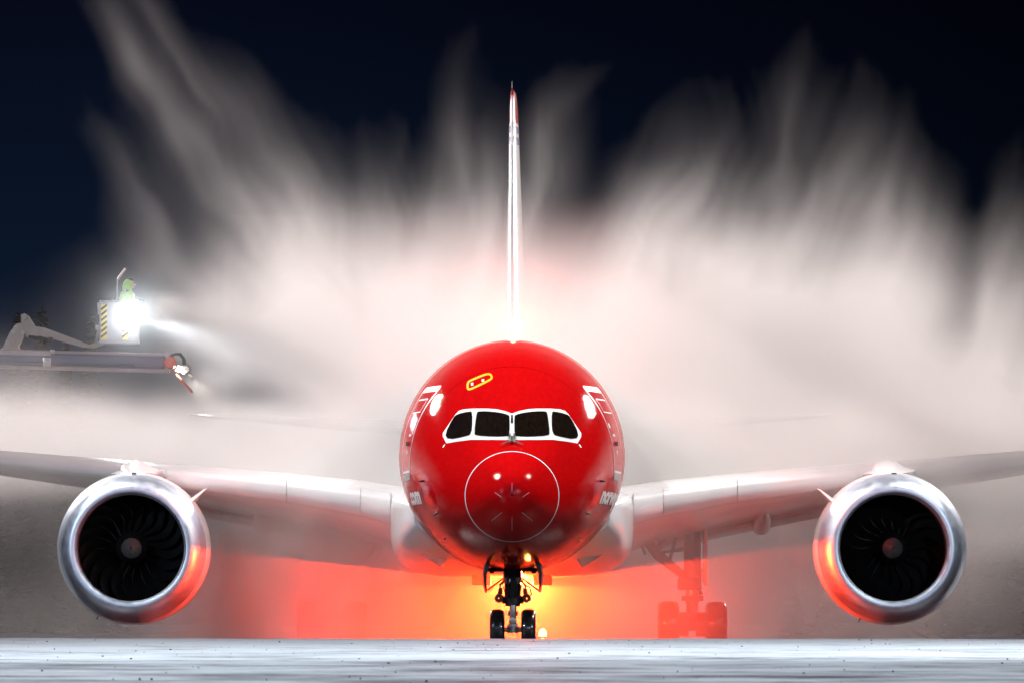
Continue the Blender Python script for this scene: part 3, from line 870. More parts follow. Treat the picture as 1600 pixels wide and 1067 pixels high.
# snow bank lying beyond the aircraft on the left, and one on the right
M['snow2'] = material("far_snow", (.80, .82, .84), .6, var=.12, var_scale=.2, bump=.03, bump_scale=1.2)
def patch(name, poly, h=.02):
    mb = MB(); n = len(poly); c = Vector((sum(p[0] for p in poly) / n, sum(p[1] for p in poly) / n))
    vs = [(x, y, .004) for x, y in poly] + [(c.x + (x - c.x) * .93, c.y + (y - c.y) * .93, h) for x, y in poly]
    fs = [(i, (i + 1) % n, (i + 1) % n + n, i + n) for i in range(n)] + [tuple(range(n, 2 * n))]
    o = mb.add(vs, fs).build(name, M['snow2'], None); tag(o, kind="structure"); return o
def gpt(px, py):
    d = CAM_Z * FPX / (py - HORIZON); return ((px - 800) * d / FPX, CAM_Y + d)
patch("snow_ground", [gpt(-300, 999), gpt(40, 999), gpt(170, 991), gpt(300, 984.5), gpt(420, 979), gpt(560, 977), gpt(520, 975.2), gpt(-300, 975)])
patch("snow_ground", [gpt(1480, 1000), gpt(2000, 1001), gpt(2000, 984), gpt(1600, 984), gpt(1520, 990)])

# yellow taxi lines
for (a, b_) in ((gpt(1411, 981.5), gpt(1447, 1002)), (gpt(1431, 981.5), gpt(1473, 1002))):
    a, b_ = Vector(a), Vector(b_); t = (b_ - a).normalized(); nn = Vector((-t.y, t.x)) * .30
    vs = [(*(a + nn), .010), (*(a - nn), .010), (*(b_ - nn), .010), (*(b_ + nn), .010)]
    o = MB().add(vs, [(0, 1, 2, 3)]).build("taxi_line", M['yellow'], None, smooth=False); tag(o, kind="structure")

# ------------------------------------------------------------------ small lamps on the ground
def ground_lamp(name, loc, h, r, label, energy, col, glow, strength):
    e_ = empty(name, (loc[0], loc[1], loc[2])); tag(e_, label, "lamp")
    x, y, z = loc
    MB().lathe([(0, r * 1.5), (.02, r * 1.5), (.05, r * .9), (h - r, r * .7), (h - r, r * .95), (h - r * .8, r)], (x, y, z), 'Z', 20).build("lamp_base", M['grey'], e_)
    m = material("amber_glass", (.6, .3, .02), .15, emit=glow, emit_strength=strength)
    MB().lathe([(h - r * .8, r * .95), (h, r * .95), (h + r * .6, r * .75), (h + r, r * .3), (h + r * 1.1, .001)], (x, y, z), 'Z', 20).build("lamp_dome", m, e_)
    if energy: lamp("amber_light", "POINT", (x, y - r * 2.4, z + h + r), energy, col, .05)
    return e_
p = W(848, 984, 9.0)
ground_lamp("marker_lamp", (p.x, 9.0, 0), .42, .10, "small glaring amber lamp standing behind the right hand nose wheel", 150, (1.0, .40, .05), (1.0, .50, .07), 22)
p = W(478, 1056.5, -130)
ground_lamp("inset_light", (p.x, -130, p.z - .022), .03, .035, "tiny amber inset light sunk in the foreground snow", 0, None, (1, .55, .04), 3)

# ------------------------------------------------------------------ de-icing truck with two arms
BY = 40.0
def Q(px, py, dy=0.0): return W(px, py, BY + dy)
truck = empty("deicing_truck", (-21, BY, 0))
tag(truck, "de-icing truck reaching in from the left with a lit basket on its raised arm", "truck")
M['arm'] = material("cream_arm_paint", (.34, .33, .28), .4, var=.12, var_scale=4, bump=.002)
M['rail'] = material("pale_boom_paint", (.30, .26, .26), .35, var=.15, coat=.3)
M['chassis'] = material("white_truck_paint", (.38, .38, .38), .35, coat=.5, var=.1)
M['bluegrey'] = material("blue_grey_cylinder", (.08, .10, .15), .3, metal=.5)
M['rust'] = material("orange_fitting", (.65, .12, .06), .45, var=.2)
# basket
x0, x1 = Q(158, 0).x, Q(215, 0).x; zb, zt_ = Q(0, 535).z, Q(0, 472).z
bk = MB(); cxm, wd = (x0 + x1) / 2, x1 - x0
bk.box((cxm, BY, zb), (wd + .08, 1.1, .10), None, .02)
for yy in (BY - .5, BY + .5):
    bk.box((cxm, yy, (zb + zt_) / 2), (wd, .04, zt_ - zb - .1))
for xx in (x0, x1): bk.box((xx, BY, (zb + zt_) / 2), (.04, .96, zt_ - zb - .1))
basket = bk.build("basket", M['chassis'], truck)
rail = MB()
loop = [(x0, BY - .52, zt_), (x1, BY - .52, zt_), (x1, BY + .52, zt_), (x0, BY + .52, zt_), (x0, BY - .52, zt_)]
for a, b_ in zip(loop, loop[1:]): rail.tube([a, b_], .03, 8)
for (a, b_, c__) in loop[:4]: rail.tube([(a, b_, zb), (a, b_, zt_)], .028, 8)
rail.build("guard_rail", M['steel'], basket)
M['stripe_y'] = material("yellow_hazard_paint", (.75, .62, .12), .4)
for (px_a, px_b) in ((158, 167), (191, 200)):
    xa, xb = Q(px_a, 0, -.55).x, Q(px_b, 0, -.55).x
    MB().box(((xa + xb) / 2, BY - .535, (zb + zt_) / 2 - .02), (xb - xa, .012, zt_ - zb - .16)).build("hazard_panel", M['stripe_y'], basket)
    st = MB(); k = zb + .10
    while k < zt_ - .25:
        st.add([(xa, BY - .545, k), (xb, BY - .545, k + .13), (xb, BY - .545, k + .20), (xa, BY - .545, k + .07)], [(0, 1, 2, 3)]); k += .16
    st.build("hazard_stripe", M['black'], basket, smooth=False)
# mirror-like plate and hydraulic at basket's left
MB().add([Q(152, 473, -.2), Q(160, 474, -.2), Q(160, 484, -.2), Q(153, 493, -.2), Q(152, 473, -.1), Q(160, 474, -.1), Q(160, 484, -.1), Q(153, 493, -.1)],
         [(0, 1, 2, 3), (7, 6, 5, 4), (0, 4, 5, 1), (1, 5, 6, 2), (2, 6, 7, 3), (3, 7, 4, 0)]).build("side_plate", M['steel'], basket)
MB().tube([Q(158, 488, -.2), Q(155, 512, -.2)], .025, 8).tube([Q(155, 512, -.2), Q(150, 535, -.2)], .045, 8).box(Q(153, 512, -.2), (.14, .14, .14), None, .02).build("levelling_cylinder", M['steel'], truck)
MB().tube([Q(182, 472), Q(184, 436), Q(196, 420)], [.022, .018, .018], 8).tube([Q(184, 437), Q(196, 420)], .035, 8).build("basket_mast", M['steel'], basket)
# upper arm: elbow, long arm sloping down to the basket
def plate(pts, y0, y1, name, mat, par, bev=.02):
    o = MB().prism([(Q(a, b_).x, Q(a, b_).z) for a, b_ in pts], y0, y1).build(name, mat, par, sharp=25)
    return o
plate([(33, 492), (39, 490), (45, 494), (55, 510), (72, 513), (128, 534), (140, 539), (152, 534), (166, 532), (166, 537), (152, 542), (144, 544), (128, 542), (80, 529), (62, 525), (42, 527), (36, 518), (33, 500)],
      BY - .18, BY + .18, "upper_arm", M['arm'], truck)
plate([(33, 505), (40, 520), (28, 545), (4, 546), (16, 520), (26, 507)], BY - .26, BY + .26, "elbow_arm", M['arm'], truck)
MB().beam(Q(28, 540, 0), (-20.6, BY, 4.0), .44, .42, .05).build("lower_arm", M['arm'], truck)
dt = MB()
for (a, b_) in ((38, 496), (36, 519), (24, 512), (20, 518), (11, 536)):
    dt.lathe([(-.02, .001), (-.02, .06), (.03, .06)], Q(a, b_, -.27), 'Y', 14)
dt.build("pivot_pins", M['steel'], truck)
MB().tube([Q(45, 526, -.2), Q(62, 529, -.22), Q(76, 531, -.2)], .05, 8).box(Q(79, 530, -.2), (.14, .10, .12), None, .02).build("arm_cylinder", M['dark_metal'], truck)
MB().tube([Q(48, 500, -.1), Q(56, 497, -.1), Q(64, 505, -.1), Q(70, 513, -.1)], .012, 6).build("arm_hose", M['black'], truck)
# telescopic nozzle boom, in front of the arm
DY = -1.4
def B(px, py): return Q(px, py, DY)
bm_ = MB()
bm_.beam(B(-260, 541), B(262, 555), .40, .085, .01)
bm_.beam(B(-260, 565), B(262, 580), .40, .10, .01)
bm_.beam(B(262, 551), B(262, 583), .42, .12, .02)
boom = bm_.build("nozzle_boom", M['rail'], truck)
MB().beam(B(-260, 552), B(258, 567), .34, .34, .01).build("inner_boom", M['bluegrey'], truck)
MB().beam(B(-260, 545), B(80, 553), .44, .13, .02).build("boom_cover", M['chassis'], truck)
MB().tube([B(-260, 559) - Vector((0, .26, 0)), B(70, 569) - Vector((0, .26, 0))], .07, 12).tube([B(70, 569) - Vector((0, .26, 0)), B(212, 571) - Vector((0, .26, 0))], .035, 10).build("telescope_cylinder", M['bluegrey'], truck)
MB().box(B(74, 566) - Vector((0, .28, 0)), (.22, .14, .26), None, .02).box(B(83, 550) - Vector((0, .25, 0)), (.12, .12, .12), None, .02).build("boom_clamp", M['steel'], truck)
MB().lathe([(-.14, .02), (-.14, .14), (-.08, .19), (.10, .19), (.14, .10)], B(266, 567) - Vector((0, .1, 0)), 'Y', 24).build("rotator", M['rust'], truck)
hs = MB()
for k in range(2):
    hs.tube([B(264 + k * 3, 558), B(270 + k * 3, 553.5 - k), B(280 + k * 2, 553.5 - k), B(286 + k * 2, 560), B(287 + k * 3, 571)], .03, 8)
hs.build("nozzle_hose", M['black'], truck)
MB().lathe([(-.12, .02), (-.12, .10), (0, .15), (.12, .10), (.12, .02)], B(290, 577), 'Y', 18).box(B(283, 575), (.20, .2, .16), None, .03).tube([B(273, 577), B(290, 580)], .05, 8).build("spray_head", M['steel'], truck)
MB().tube([B(290, 579), B(301, 588)], [.06, .035], 10).build("nozzle", M['steel'], truck)
MB().tube([B(275, 584), B(301, 613)], .032, 8).build("proximity_rod", M['rust'], truck)
# chassis beyond the left edge of the picture
MB().box((-23.6, BY, 1.15), (9.0, 2.3, .35), None, .05).box((-22.5, BY, 2.3), (6.0, 2.3, 1.9), None, .08).build("truck_body", M['chassis'], truck)
MB().box((-27.4, BY, 2.2), (1.7, 2.3, 2.0), None, .2).build("cab", M['chassis'], truck)
MB().box((-28.26, BY, 2.6), (.04, 2.0, .8), None, .02).build("windscreen", M['glass'], truck)
MB().lathe([(3.2, .7), (3.4, .7), (3.9, .5), (4.3, .45)], (-20.9, BY, 0), 'Z', 24).build("turret", M['arm'], truck)
MB().beam((-20.9, BY - .9, 3.6), B(-258, 555), .5, .5, .05).build("boom_post", M['rail'], truck)
for xx in (-27.2, -22.0, -20.6):
    for k in (-1, 1):
        c = Vector((xx, BY + k * 1.0, .52))
        w_o = MB().lathe([(-.15, .26), (-.15, .45), (-.1, .52), (.1, .52), (.15, .45), (.15, .26), (.08, .2), (.08, .02)], c, 'Y', 28).build("wheel", M['tyre'], truck)
# work lamp on the basket
lp = Q(203, 492, -.75)
m = material("work_lamp_glass", (.8, .8, .8), .2, emit=(.86, .95, 1.0), emit_strength=90)
hb = MB().box(lp + Vector((0, .10, 0)), (.46, .14, .34), None, .03).build("lamp_housing", M['grey'], basket)
MB().box(lp, (.40, .05, .28), None, .02).build("lamp_glass", m, basket)
lamp("work_lamp_light", "SPOT", lp + Vector((0, -.06, 0)), 1300, (.82, .93, 1.0), .12, lp + Vector((1.5, -5, -.5)), 165, .6)
lamp("work_lamp_beam", "SPOT", Q(221, 497, -.5), 4e3, (.82, .91, 1.0), .10, W(620, 700, 44), 42, .8)
# bare spot beside the nozzle, aimed at its spray to brighten it
lamp("boom_spray_light", "SPOT", B(299, 585) + Vector((-.5, -.3, .2)), 1800, (1.0, .93, .85), .06, W(420, 655, 42), 50, .8)

# ------------------------------------------------------------------ worker in the basket
def worker():
    root = empty("person", (Q(197, 0).x, BY, zb + .05))
    tag(root, "person in a bright green hooded jacket spraying from the raised basket", "person")
    bx, by_, bz = Q(197, 0).x, BY, zb + .06
    V_, E_, R_ = [], [], []
    def v(x, y, z, r, par=None):
        V_.append((bx + x, by_ + y, bz + z)); R_.append(r)
        if par is not None: E_.append((par, len(V_) - 1))
        return len(V_) - 1
    pel = v(0, 0, .92, .15)
    sp1 = v(.02, 0, 1.10, .15, pel); sp2 = v(.04, 0, 1.30, .17, sp1); nk = v(.07, 0, 1.46, .075, sp2)
    hd0 = v(.09, 0, 1.54, .085, nk); hd1 = v(.11, 0, 1.63, .105, hd0); v(.11, 0, 1.71, .075, hd1)
    for k in (-1, 1):
        hp = v(0, .10 * k, .86, .10, pel); kn = v(.05, .12 * k, .48, .07, hp); an = v(-.02, .12 * k, .09, .05, kn); v(.13, .13 * k, .04, .04, an)
        sh = v(.05, .20 * k, 1.38, .08, sp2); el = v(.16, .26 * k, 1.14, .06, sh); wr = v(.36, .12 * k, 1.12, .038, el); pm = v(.43, .07 * k, 1.12, .034, wr)
        for f in range(4):
            a = v(.48, (.055 - .018 * f) * k * .9 + .0, 1.135 - .02 * f, .010, pm); v(.50, (.03 - .012 * f) * k, 1.125 - .02 * f, .009, a)
        a = v(.44, .03 * k, 1.15, .011, pm)
    me = bpy.data.meshes.new("body"); me.from_pydata(V_, E_, []); 
    me.transform(Matrix.Translation(-root.location))
    o = bpy.data.objects.new("body", me); link(o, root)
    sk = o.modifiers.new("skin", 'SKIN'); 
    for i, d in enumerate(me.skin_vertices[0].data): d.radius = (R_[i], R_[i]); d.use_root = (i == 0)
    sb = o.modifiers.new("sub", 'SUBSURF'); sb.levels = 1; sb.render_levels = 1
    M['skin_person'] = material("skin_tone", (.45, .27, .20), .5)
    M['hivis'] = material("bright_green_jacket", (.30, .62, .05), .6, var=.2, var_scale=9, bump=.01, bump_scale=14)
    M['trouser'] = material("dark_trousers", (.03, .04, .07), .7)
    me.materials.append(M['trouser'])
    def P(x, y, z): return (bx + x, by_ + y, bz + z)
    # jacket with sleeves and hood
    j = MB().tube([P(0, 0, .80), P(.01, 0, 1.0), P(.03, 0, 1.2), P(.05, 0, 1.36), P(.06, 0, 1.46)], [.20, .21, .225, .21, .11], 16)
    for k in (-1, 1): j.tube([P(.05, .19 * k, 1.38), P(.16, .27 * k, 1.14), P(.34, .13 * k, 1.12)], [.105, .085, .06], 12)
    j.build("jacket", M['hivis'], root)
    MB().tube([P(.02, 0, 1.44), P(.04, 0, 1.54), P(.07, 0, 1.66), P(.08, 0, 1.74), P(.09, 0, 1.78)], [.13, .145, .145, .10, .03], 16).build("hood", M['hivis'], root)
    f = MB().tube([P(.14, 0, 1.53), P(.18, 0, 1.58), P(.195, 0, 1.64), P(.17, 0, 1.72)], [.05, .075, .08, .05], 12).tube([P(.24, 0, 1.64), P(.29, 0, 1.60)], [.015, .018], 8).build("face", M['skin_person'], root)
    MB().tube([P(.23, -.06, 1.665), P(.27, 0, 1.665), P(.23, .06, 1.665)], .02, 8).build("goggles", M['black'], root)
    MB().tube([P(.06, 0, 1.76), P(.15, 0, 1.775), P(.24, 0, 1.735)], [.05, .08, .03], 10).build("headband", M['black'], root)
    return root
worker()
gun = MB().tube([Q(205, 462, 0), Q(212, 466, -.02), Q(226, 470, -.05)], [.03, .04, .03], 10).tube([Q(211, 466, 0), Q(210, 474, 0)], .03, 8)
o = gun.build("spray_gun", M['dark_metal'], None, origin=Q(212, 466)); tag(o, "dark spray gun aimed right by the green jacketed worker", "spray gun")

# ------------------------------------------------------------------ trees far behind
def leafmat(c, nm):
    m = material(nm, c, .8, var=.5, var_scale=2); return m
M['needle'] = leafmat((.012, .020, .014), "dark_spruce_needles"); M['bark'] = material("bark", (.012, .010, .008), .9)
def spruce(seed, H, Rr):
    rg = random.Random(seed); cr = MB(); tiers = int(H * 2.2)
    for i in range(tiers):
        f = i / tiers; z = H * (.03 + .95 * f); rad_ = Rr * (1 - f) ** .85 * rg.uniform(.75, 1.15) + .12
        nb = int(12 + 10 * (1 - f))
        for b_ in range(nb):
            a = rg.uniform(0, 6.283); L_ = rad_ * rg.uniform(.6, 1.1)
            d = Vector((math.cos(a), math.sin(a), 0)); sd = Vector((-d.y, d.x, 0))
            base = Vector((0, 0, z + rg.uniform(-.5, .5))); tip = base + d * L_ + Vector((0, 0, -L_ * .35))
            for k in range(5):
                t = (k + .6) / 5; c = base.lerp(tip, t); w = .42 * (1.15 - t) * (L_ ** .5) + .12
                u = rg.uniform(-.3, .3)
                cr.add([c - d * .1, c + sd * w + Vector((0, 0, u * w - .25 * w)), c + d * w * 1.1 - Vector((0, 0, .1)), c - sd * w - Vector((0, 0, u * w + .25 * w))], [(0, 1, 2), (0, 2, 3)])
    tr = MB().tube([(0, 0, 0), (0, 0, H * .5), (0, 0, H)], [H * .018, H * .011, .02], 7)
    return cr, tr
protos = []
LBL = ["dark narrow spruce far behind the raised white arm", "dark spruce with a split top left of the lit basket"]
tree_spots = [(28, 478, 490, 2.9), (66, 474, 470, 2.6), (142, 482, 500, 2.2), (104, 520, 520, 2.4), (-14, 500, 470, 2.8), (1495, 905, 420, 2.2), (1530, 820, 430, 2.6), (1566, 790, 415, 2.8), (1606, 770, 440, 3.0), (1460, 925, 450, 2.4), (1640, 800, 470, 3), (1240, 915, 440, 2.4), (1290, 905, 455, 2.2)]
names = ["tallest dark spruce far off at the left edge above the white elbow arm", "dark spruce far off just right of the elbow of the white arm", "thin dark spruce far off left of the basket",
         "lower dark spruce between the white elbow and the basket", "dark spruce cut by the left edge of the picture", "small dark tree right of the right hand engine", "dark spruce in the gap right of the right hand engine",
         "taller dark spruce near the right edge behind the spray", "dark spruce cut by the right edge of the picture", "low dark tree just beyond the rim of the right hand engine",
         "dark spruce beyond the right edge", "low dark tree left of the right hand engine", "low dark tree half hidden behind the right hand engine"]
for i, ((px, py, dist, rr), nm) in enumerate(zip(tree_spots, names)):
    p = W(px, py, dist + CAM_Y); H = p.z
    if px < -10 or px > 1610: continue
    cr, tr = spruce(i + 3, H, min(rr, H * .3))
    t = empty("spruce_tree", (p.x, p.y, 0)); tag(t, nm, "tree", "dark trees beyond the apron")
    for mb, nn, mm in ((cr, "crown", M['needle']), (tr, "trunk", M['bark'])):
        mb.v = [(a + p.x, b_ + p.y, c) for a, b_, c in mb.v]
        mb.build(nn, mm, t, smooth=False)

# ------------------------------------------------------------------ spray mist: one grid of density
def vnoise(x, y, z, seed, per=64):
    """smooth value noise on arrays"""
    rs = np.random.RandomState(seed); G = rs.rand(per, per, per).astype(np.float32)
    def fl(a):
        i = np.floor(a).astype(np.int64); f = (a - i).astype(np.float32); return i % per, (i + 1) % per, f * f * (3 - 2 * f)
    x0, x1, fx = fl(x); y0, y1, fy = fl(y); z0, z1, fz = fl(z)
    c = lambda a, b_, d: G[a, b_, d]
    return ((c(x0, y0, z0) * (1 - fx) + c(x1, y0, z0) * fx) * (1 - fy) + (c(x0, y1, z0) * (1 - fx) + c(x1, y1, z0) * fx) * fy) * (1 - fz) + \
           ((c(x0, y0, z1) * (1 - fx) + c(x1, y0, z1) * fx) * (1 - fy) + (c(x0, y1, z1) * (1 - fx) + c(x1, y1, z1) * fx) * fy) * fz

def fog():
    x0, x1, nx = -19.5, 19.5, 208
    y0, y1, ny = 7.0, 78.0, 60
    z0, z1, nz = 0.05, 22.0, 124
    X, Y, Z = np.meshgrid(np.linspace(x0, x1, nx), np.linspace(y0, y1, ny), np.linspace(z0, z1, nz), indexing='ij')
    X, Y, Z = (a.astype(np.float32) for a in (X, Y, Z))
    # how thick the cloud is over the apron, in metres of x (step 1.91) and height (step 1.91)
    SC = 247.0 / FPX
    bil = np.clip(-.25 + 2.5 * (.65 * vnoise(X * .20 + 11, Y * .06, Z * .16 + 5, 71) + .35 * vnoise(X * .55 + 3, Y * .12, Z * .45, 72)), .12, 1.7)
    T = np.array([
        [0] * 17, [0] * 17, [0] * 17, [0] * 17,
        [0, 0, 0, 0, .05, .08, .06, .10, .08, .0, .05, .18, .2, .12, .04, 0, .03],
        [0, 0, 0, .03, .6, .8, .40, .55, .6, .22, .9, 1.6, 1.6, 1.3, .8, .12, .25],
        [.05, .0, .0, .30, .55, 1.4, 1.9, 2.2, 2.3, 2.3, 2.4, 2.4, 2.3, 2.1, 1.8, 1.1, .8],
        [2.4, 2.2, 1.9, 1.8, 2.0, 2.1, 2.4, 2.6, 2.6, 2.6, 2.6, 2.5, 2.4, 2.4, 2.3, 2.1, 1.7],
        [.10, .05, .04, .05, .12, .35, .6, .8, .8, .8, .6, .5, .4, .4, .6, .9, .6],
        [.03, .02, .02, .04, .07, .20, .35, .4, .4, .4, .3, .22, .10, .04, .10, .16, .03],
        [.08, .05, .01, .02, .05, .15, .3, .3, .3, .3, .3, .15, .04, .02, .03, .05, .01]], dtype=np.float32)
    dx = X / SC + 800.0; dz = HORIZON - (Z - CAM_Z) / SC
    wx = (vnoise(X * .16 + 7, Y * .07, Z * .16, 1) - .5) * 90 + (vnoise(X * .42 + 7, Y * .12, Z * .42, 2) - .5) * 36
    wz = (vnoise(X * .16 + 70, Y * .07, Z * .16, 3) - .5) * 90 + (vnoise(X * .42 + 70, Y * .12, Z * .42, 4) - .5) * 36
    U = np.clip((dx + wx) / 100.0, 0, 15.999); Vv = np.clip((dz + wz * .6) / 100.0, 0, 9.999)
    iu = U.astype(int); iv = Vv.astype(int); fu = U - iu; fv = Vv - iv
    fu = fu * fu * (3 - 2 * fu); fv = fv * fv * (3 - 2 * fv)
    tau = (T[iv, iu] * (1 - fu) + T[iv, iu + 1] * fu) * (1 - fv) + (T[iv + 1, iu] * (1 - fu) + T[iv + 1, iu + 1] * fu) * fv
    # single plumes of the upper cloud: foot, tip, width at foot and tip, thickness, distance, depth
    PL = [((560, 520), (350, 250), 75, 42, 1.75, 60, 7), ((360, 270), (190, -40), 40, 24, .80, 58, 5), ((400, 260), (270, 40), 36, 24, .09, 64, 5),
          ((520, 400), (400, 170), 50, 36, .34, 64, 6), ((480, 300), (340, 70), 30, 22, .10, 56, 4),
          ((450, 540), (300, 400), 60, 34, 1.0, 58, 5), ((310, 410), (185, 215), 34, 18, .62, 58, 4), ((330, 470), (205, 330), 30, 16, .30, 56, 4), ((300, 520), (215, 430), 26, 14, .16, 55, 3),
          ((480, 480), (455, 320), 85, 60, 1.6, 62, 7), ((560, 480), (520, 300), 60, 36, .30, 66, 6), ((620, 520), (590, 280), 66, 32, .75, 60, 6),
          ((640, 420), (650, 90), 36, 26, .06, 66, 5), ((690, 540), (745, 205), 46, 22, .80, 56, 5), ((730, 540), (795, 250), 42, 22, .70, 60, 5), ((640, 480), (715, 180), 34, 20, .14, 64, 5),
          ((770, 560), (760, 400), 85, 45, .42, 62, 7), ((815, 430), (925, 130), 30, 18, .34, 60, 4), ((850, 300), (890, 150), 22, 14, .12, 56, 4),
          ((900, 520), (1040, 270), 46, 24, .60, 60, 5), ((960, 520), (1000, 400), 80, 60, .85, 64, 7), ((1020, 430), (1110, 250), 55, 32, 1.2, 58, 6),
          ((1120, 480), (1130, 350), 120, 85, 1.9, 62, 7), ((1190, 420), (1230, 70), 46, 24, .26, 64, 5), ((1180, 430), (1260, 240), 60, 36, 1.0, 60, 6), ((1150, 180), (1120, 30), 60, 50, .05, 66, 5),
          ((1260, 480), (1310, 280), 80, 52, 1.5, 62, 7), ((1290, 420), (1370, 210), 46, 26, .42, 58, 5), ((1350, 480), (1400, 270), 54, 30, .60, 64, 6), ((1380, 560), (1440, 340), 50, 26, .38, 58, 5),
          ((1420, 640), (1440, 490), 50, 26, .22, 62, 6), ((1520, 520), (1600, 240), 30, 22, .26, 60, 4), ((1530, 640), (1565, 380), 44, 24, .80, 58, 5), ((1580, 600), (1640, 340), 50, 30, .50, 64, 6),
          ((1300, 250), (1360, 60), 40, 30, .07, 60, 5), ((1000, 320), (1060, 120), 30, 22, .08, 62, 4)]
    wq = (vnoise(X * .85 + 17, Y * .2, Z * .6, 6) - .5) * 34; wr = (vnoise(X * .8 + 47, Y * .2, Z * .6, 7) - .5) * 40
    up_t = np.zeros_like(X)
    for n_, ((ax, az), (bx, bz), wa, wb_, am, yc, yd) in enumerate(PL):
        lx, lz = bx - ax, bz - az; Ln = math.hypot(lx, lz); lx /= Ln; lz /= Ln
        qx, qz = dx + wx * .8 + wq - ax, dz + wz * .8 + wr - az
        t = qx * lx + qz * lz; pr = qx * lz - qz * lx
        f = np.clip(t / Ln, -1, 2)
        w_ = wa + (wb_ - wa) * np.clip(f, 0, 1)
        over = np.maximum(t - Ln * .50, 0) / (Ln * .46); under = np.maximum(-t, 0) / 90.0
        fib = .62 * vnoise(pr / 30 + 9 * n_ + 50, t / 300 + 7, Y * .08, 50 + n_ % 5) + .38 * vnoise(pr / 11 + 9 * n_ + 90, t / 170 + 7, Y * .14, 60 + n_ % 5)
        val = am * np.exp(-.5 * (pr / w_) ** 2) * np.exp(-over ** 2 - under ** 2) * np.clip(-.55 + 2.9 * fib, 0, 2.4) * (1 - .45 * np.clip(f, 0, 1))
        up_t += val * np.exp(-.5 * ((Y - yc - 3 * np.clip(f, 0, 1)) / (yd * .8)) ** 2) / (yd * .8 * 2.507)
    pf = .5 * vnoise(X * .45 + 30, Y * .18, Z * .35, 21) + .5 * vnoise(X * 1.1 + 30, Y * .3, Z * .8, 22)
    mod = .40 + 1.2 * pf
    # main cloud rolls behind the tail
    cy = 61 + 5 * (vnoise(X * .12, 0 * Y, Z * .12, 31) - .5)
    prof = np.exp(-.5 * ((Y - cy) / 7.0) ** 2) / (7.0 * 2.507)
    dens = tau * mod * prof + up_t * bil * .56 * np.where(dx > 850, np.exp(-np.maximum(Z - 10, 0) / 7.0), np.exp(-np.maximum(Z - 10, 0) / 9.0))
    gap = 1 - .95 * np.exp(-((dx - 415) / 125) ** 2 - ((dz - 612 - .18 * (dx - 415)) / 46) ** 2) - .85 * np.exp(-((dx - 205) / 60) ** 2 - ((dz - 612) / 32) ** 2)
    dens = dens * np.clip(gap, .08, 1)
    # thinner mist in among the wings and the body
    def bump(c, w): return np.exp(-.5 * ((Y - c) / w) ** 2) / (w * 2.507)
    body = np.exp(-.5 * ((X / 4.6) ** 2)) * np.clip(1.15 - np.maximum(Z - 8.3, 0) / 3.0, 0, 1)
    rightw = np.exp(-.5 * ((X - 8) / 5.5) ** 2) * np.exp(-.5 * ((Z - 4.7) / 1.7) ** 2)
    leftw = np.exp(-.5 * ((X + 8) / 5.5) ** 2) * np.exp(-.5 * ((Z - 5.2) / .9) ** 2)
    topw = (np.exp(-.5 * ((X - 6.5) / 4) ** 2) + .8 * np.exp(-.5 * ((X - 15) / 3.5) ** 2) + .5 * np.exp(-.5 * ((X + 15) / 4.0) ** 2)) * np.exp(-.5 * ((Z - 4.9 - .06 * np.abs(X - 8)) / .95) ** 2)
    low = np.exp(-.5 * (np.maximum(Z - 1.0, 0) / 2.0) ** 2) * np.exp(-.5 * (X / 7.3) ** 2)
    lg = np.exp(-.5 * ((X + 5.2) / 2.2) ** 2) * np.exp(-.5 * (np.maximum(Z - 2.5, 0) / 1.3) ** 2)
    m2 = .35 + 1.3 * pf
    dens += m2 * (lg * 3.0 * bump(22.5, 2.5) + body * (.55 * bump(21, 5) + .9 * bump(38, 8)) + rightw * (.55 * bump(26, 2.5) + .6 * bump(38, 6)) + topw * 1.05 * bump(21.6, 1.0) + leftw * (.25 * bump(26, 2.5) + .4 * bump(35, 4))
                  + low * (.25 * bump(22, 5) + .9 * bump(38, 8)))
    # wisps that curl above the wings nearer to the fin
    dens += .22 * tau * bump(44, 6) * mod * (X > -30) * np.clip((X + 3) / 3, 0, 1)
    # jets from the two nozzles
    def jet_(a, b_, r0, r1, amp, soft=1.0):
        a, b_ = np.array(a), np.array(b_); d = b_ - a; Ln = np.linalg.norm(d); d = d / Ln
        t = (X - a[0]) * d[0] + (Y - a[1]) * d[1] + (Z - a[2]) * d[2]
        q = np.sqrt(np.maximum((X - a[0] - t * d[0]) ** 2 + ((Y - a[1] - t * d[1]) * .55) ** 2 + (Z - a[2] - t * d[2]) ** 2, 0))
        rr = r0 + (r1 - r0) * np.clip(t / Ln, 0, 1)
        return np.where((t > 0) & (t < Ln * 1.15), amp * np.exp(-.5 * (q / rr) ** 2) * r0 / rr * np.clip((Ln * 1.15 - t) / (Ln * .4), 0, 1), 0)
    a = W(228, 471, BY); dens += jet_(a, W(640, 640, 46), .14, 1.1, 3.2)
    a = B(300, 588); dens += jet_(a, W(430, 670, 42), .13, .8, 6.0)
    # mist added along the lamp's beam and round the lamp for its glow
    a = W(225, 500, BY); dens += jet_(a, W(600, 720, 44), .5, 2.4, .10) * np.clip((X - a[0]) / 3.0, 0, 1)
    dens += .05 * np.exp(-((X - lp.x - .3) ** 2 + (Y - lp.y + .2) ** 2 + (Z - lp.z) ** 2) / 1.8)  # ball of mist added as the lamp's glow
    # the left tailplane tip stands in clearer air than the wall of mist behind it
    dens *= 1 - .92 * np.exp(-((dx - 410) / 130) ** 2 - ((dz - 648) / 42) ** 2) * np.clip((56 - Y) / 3.0, 0, 1)
    # keep clear air in front of the engines, and thin the edges of the box
    ex = np.clip(np.minimum(X - x0, x1 - X) / 2.0, 0, 1) * np.clip(np.minimum(Y - y0, y1 - Y) / 3.0, 0, 1) * np.clip((z1 - Z) / .8, 0, 1)
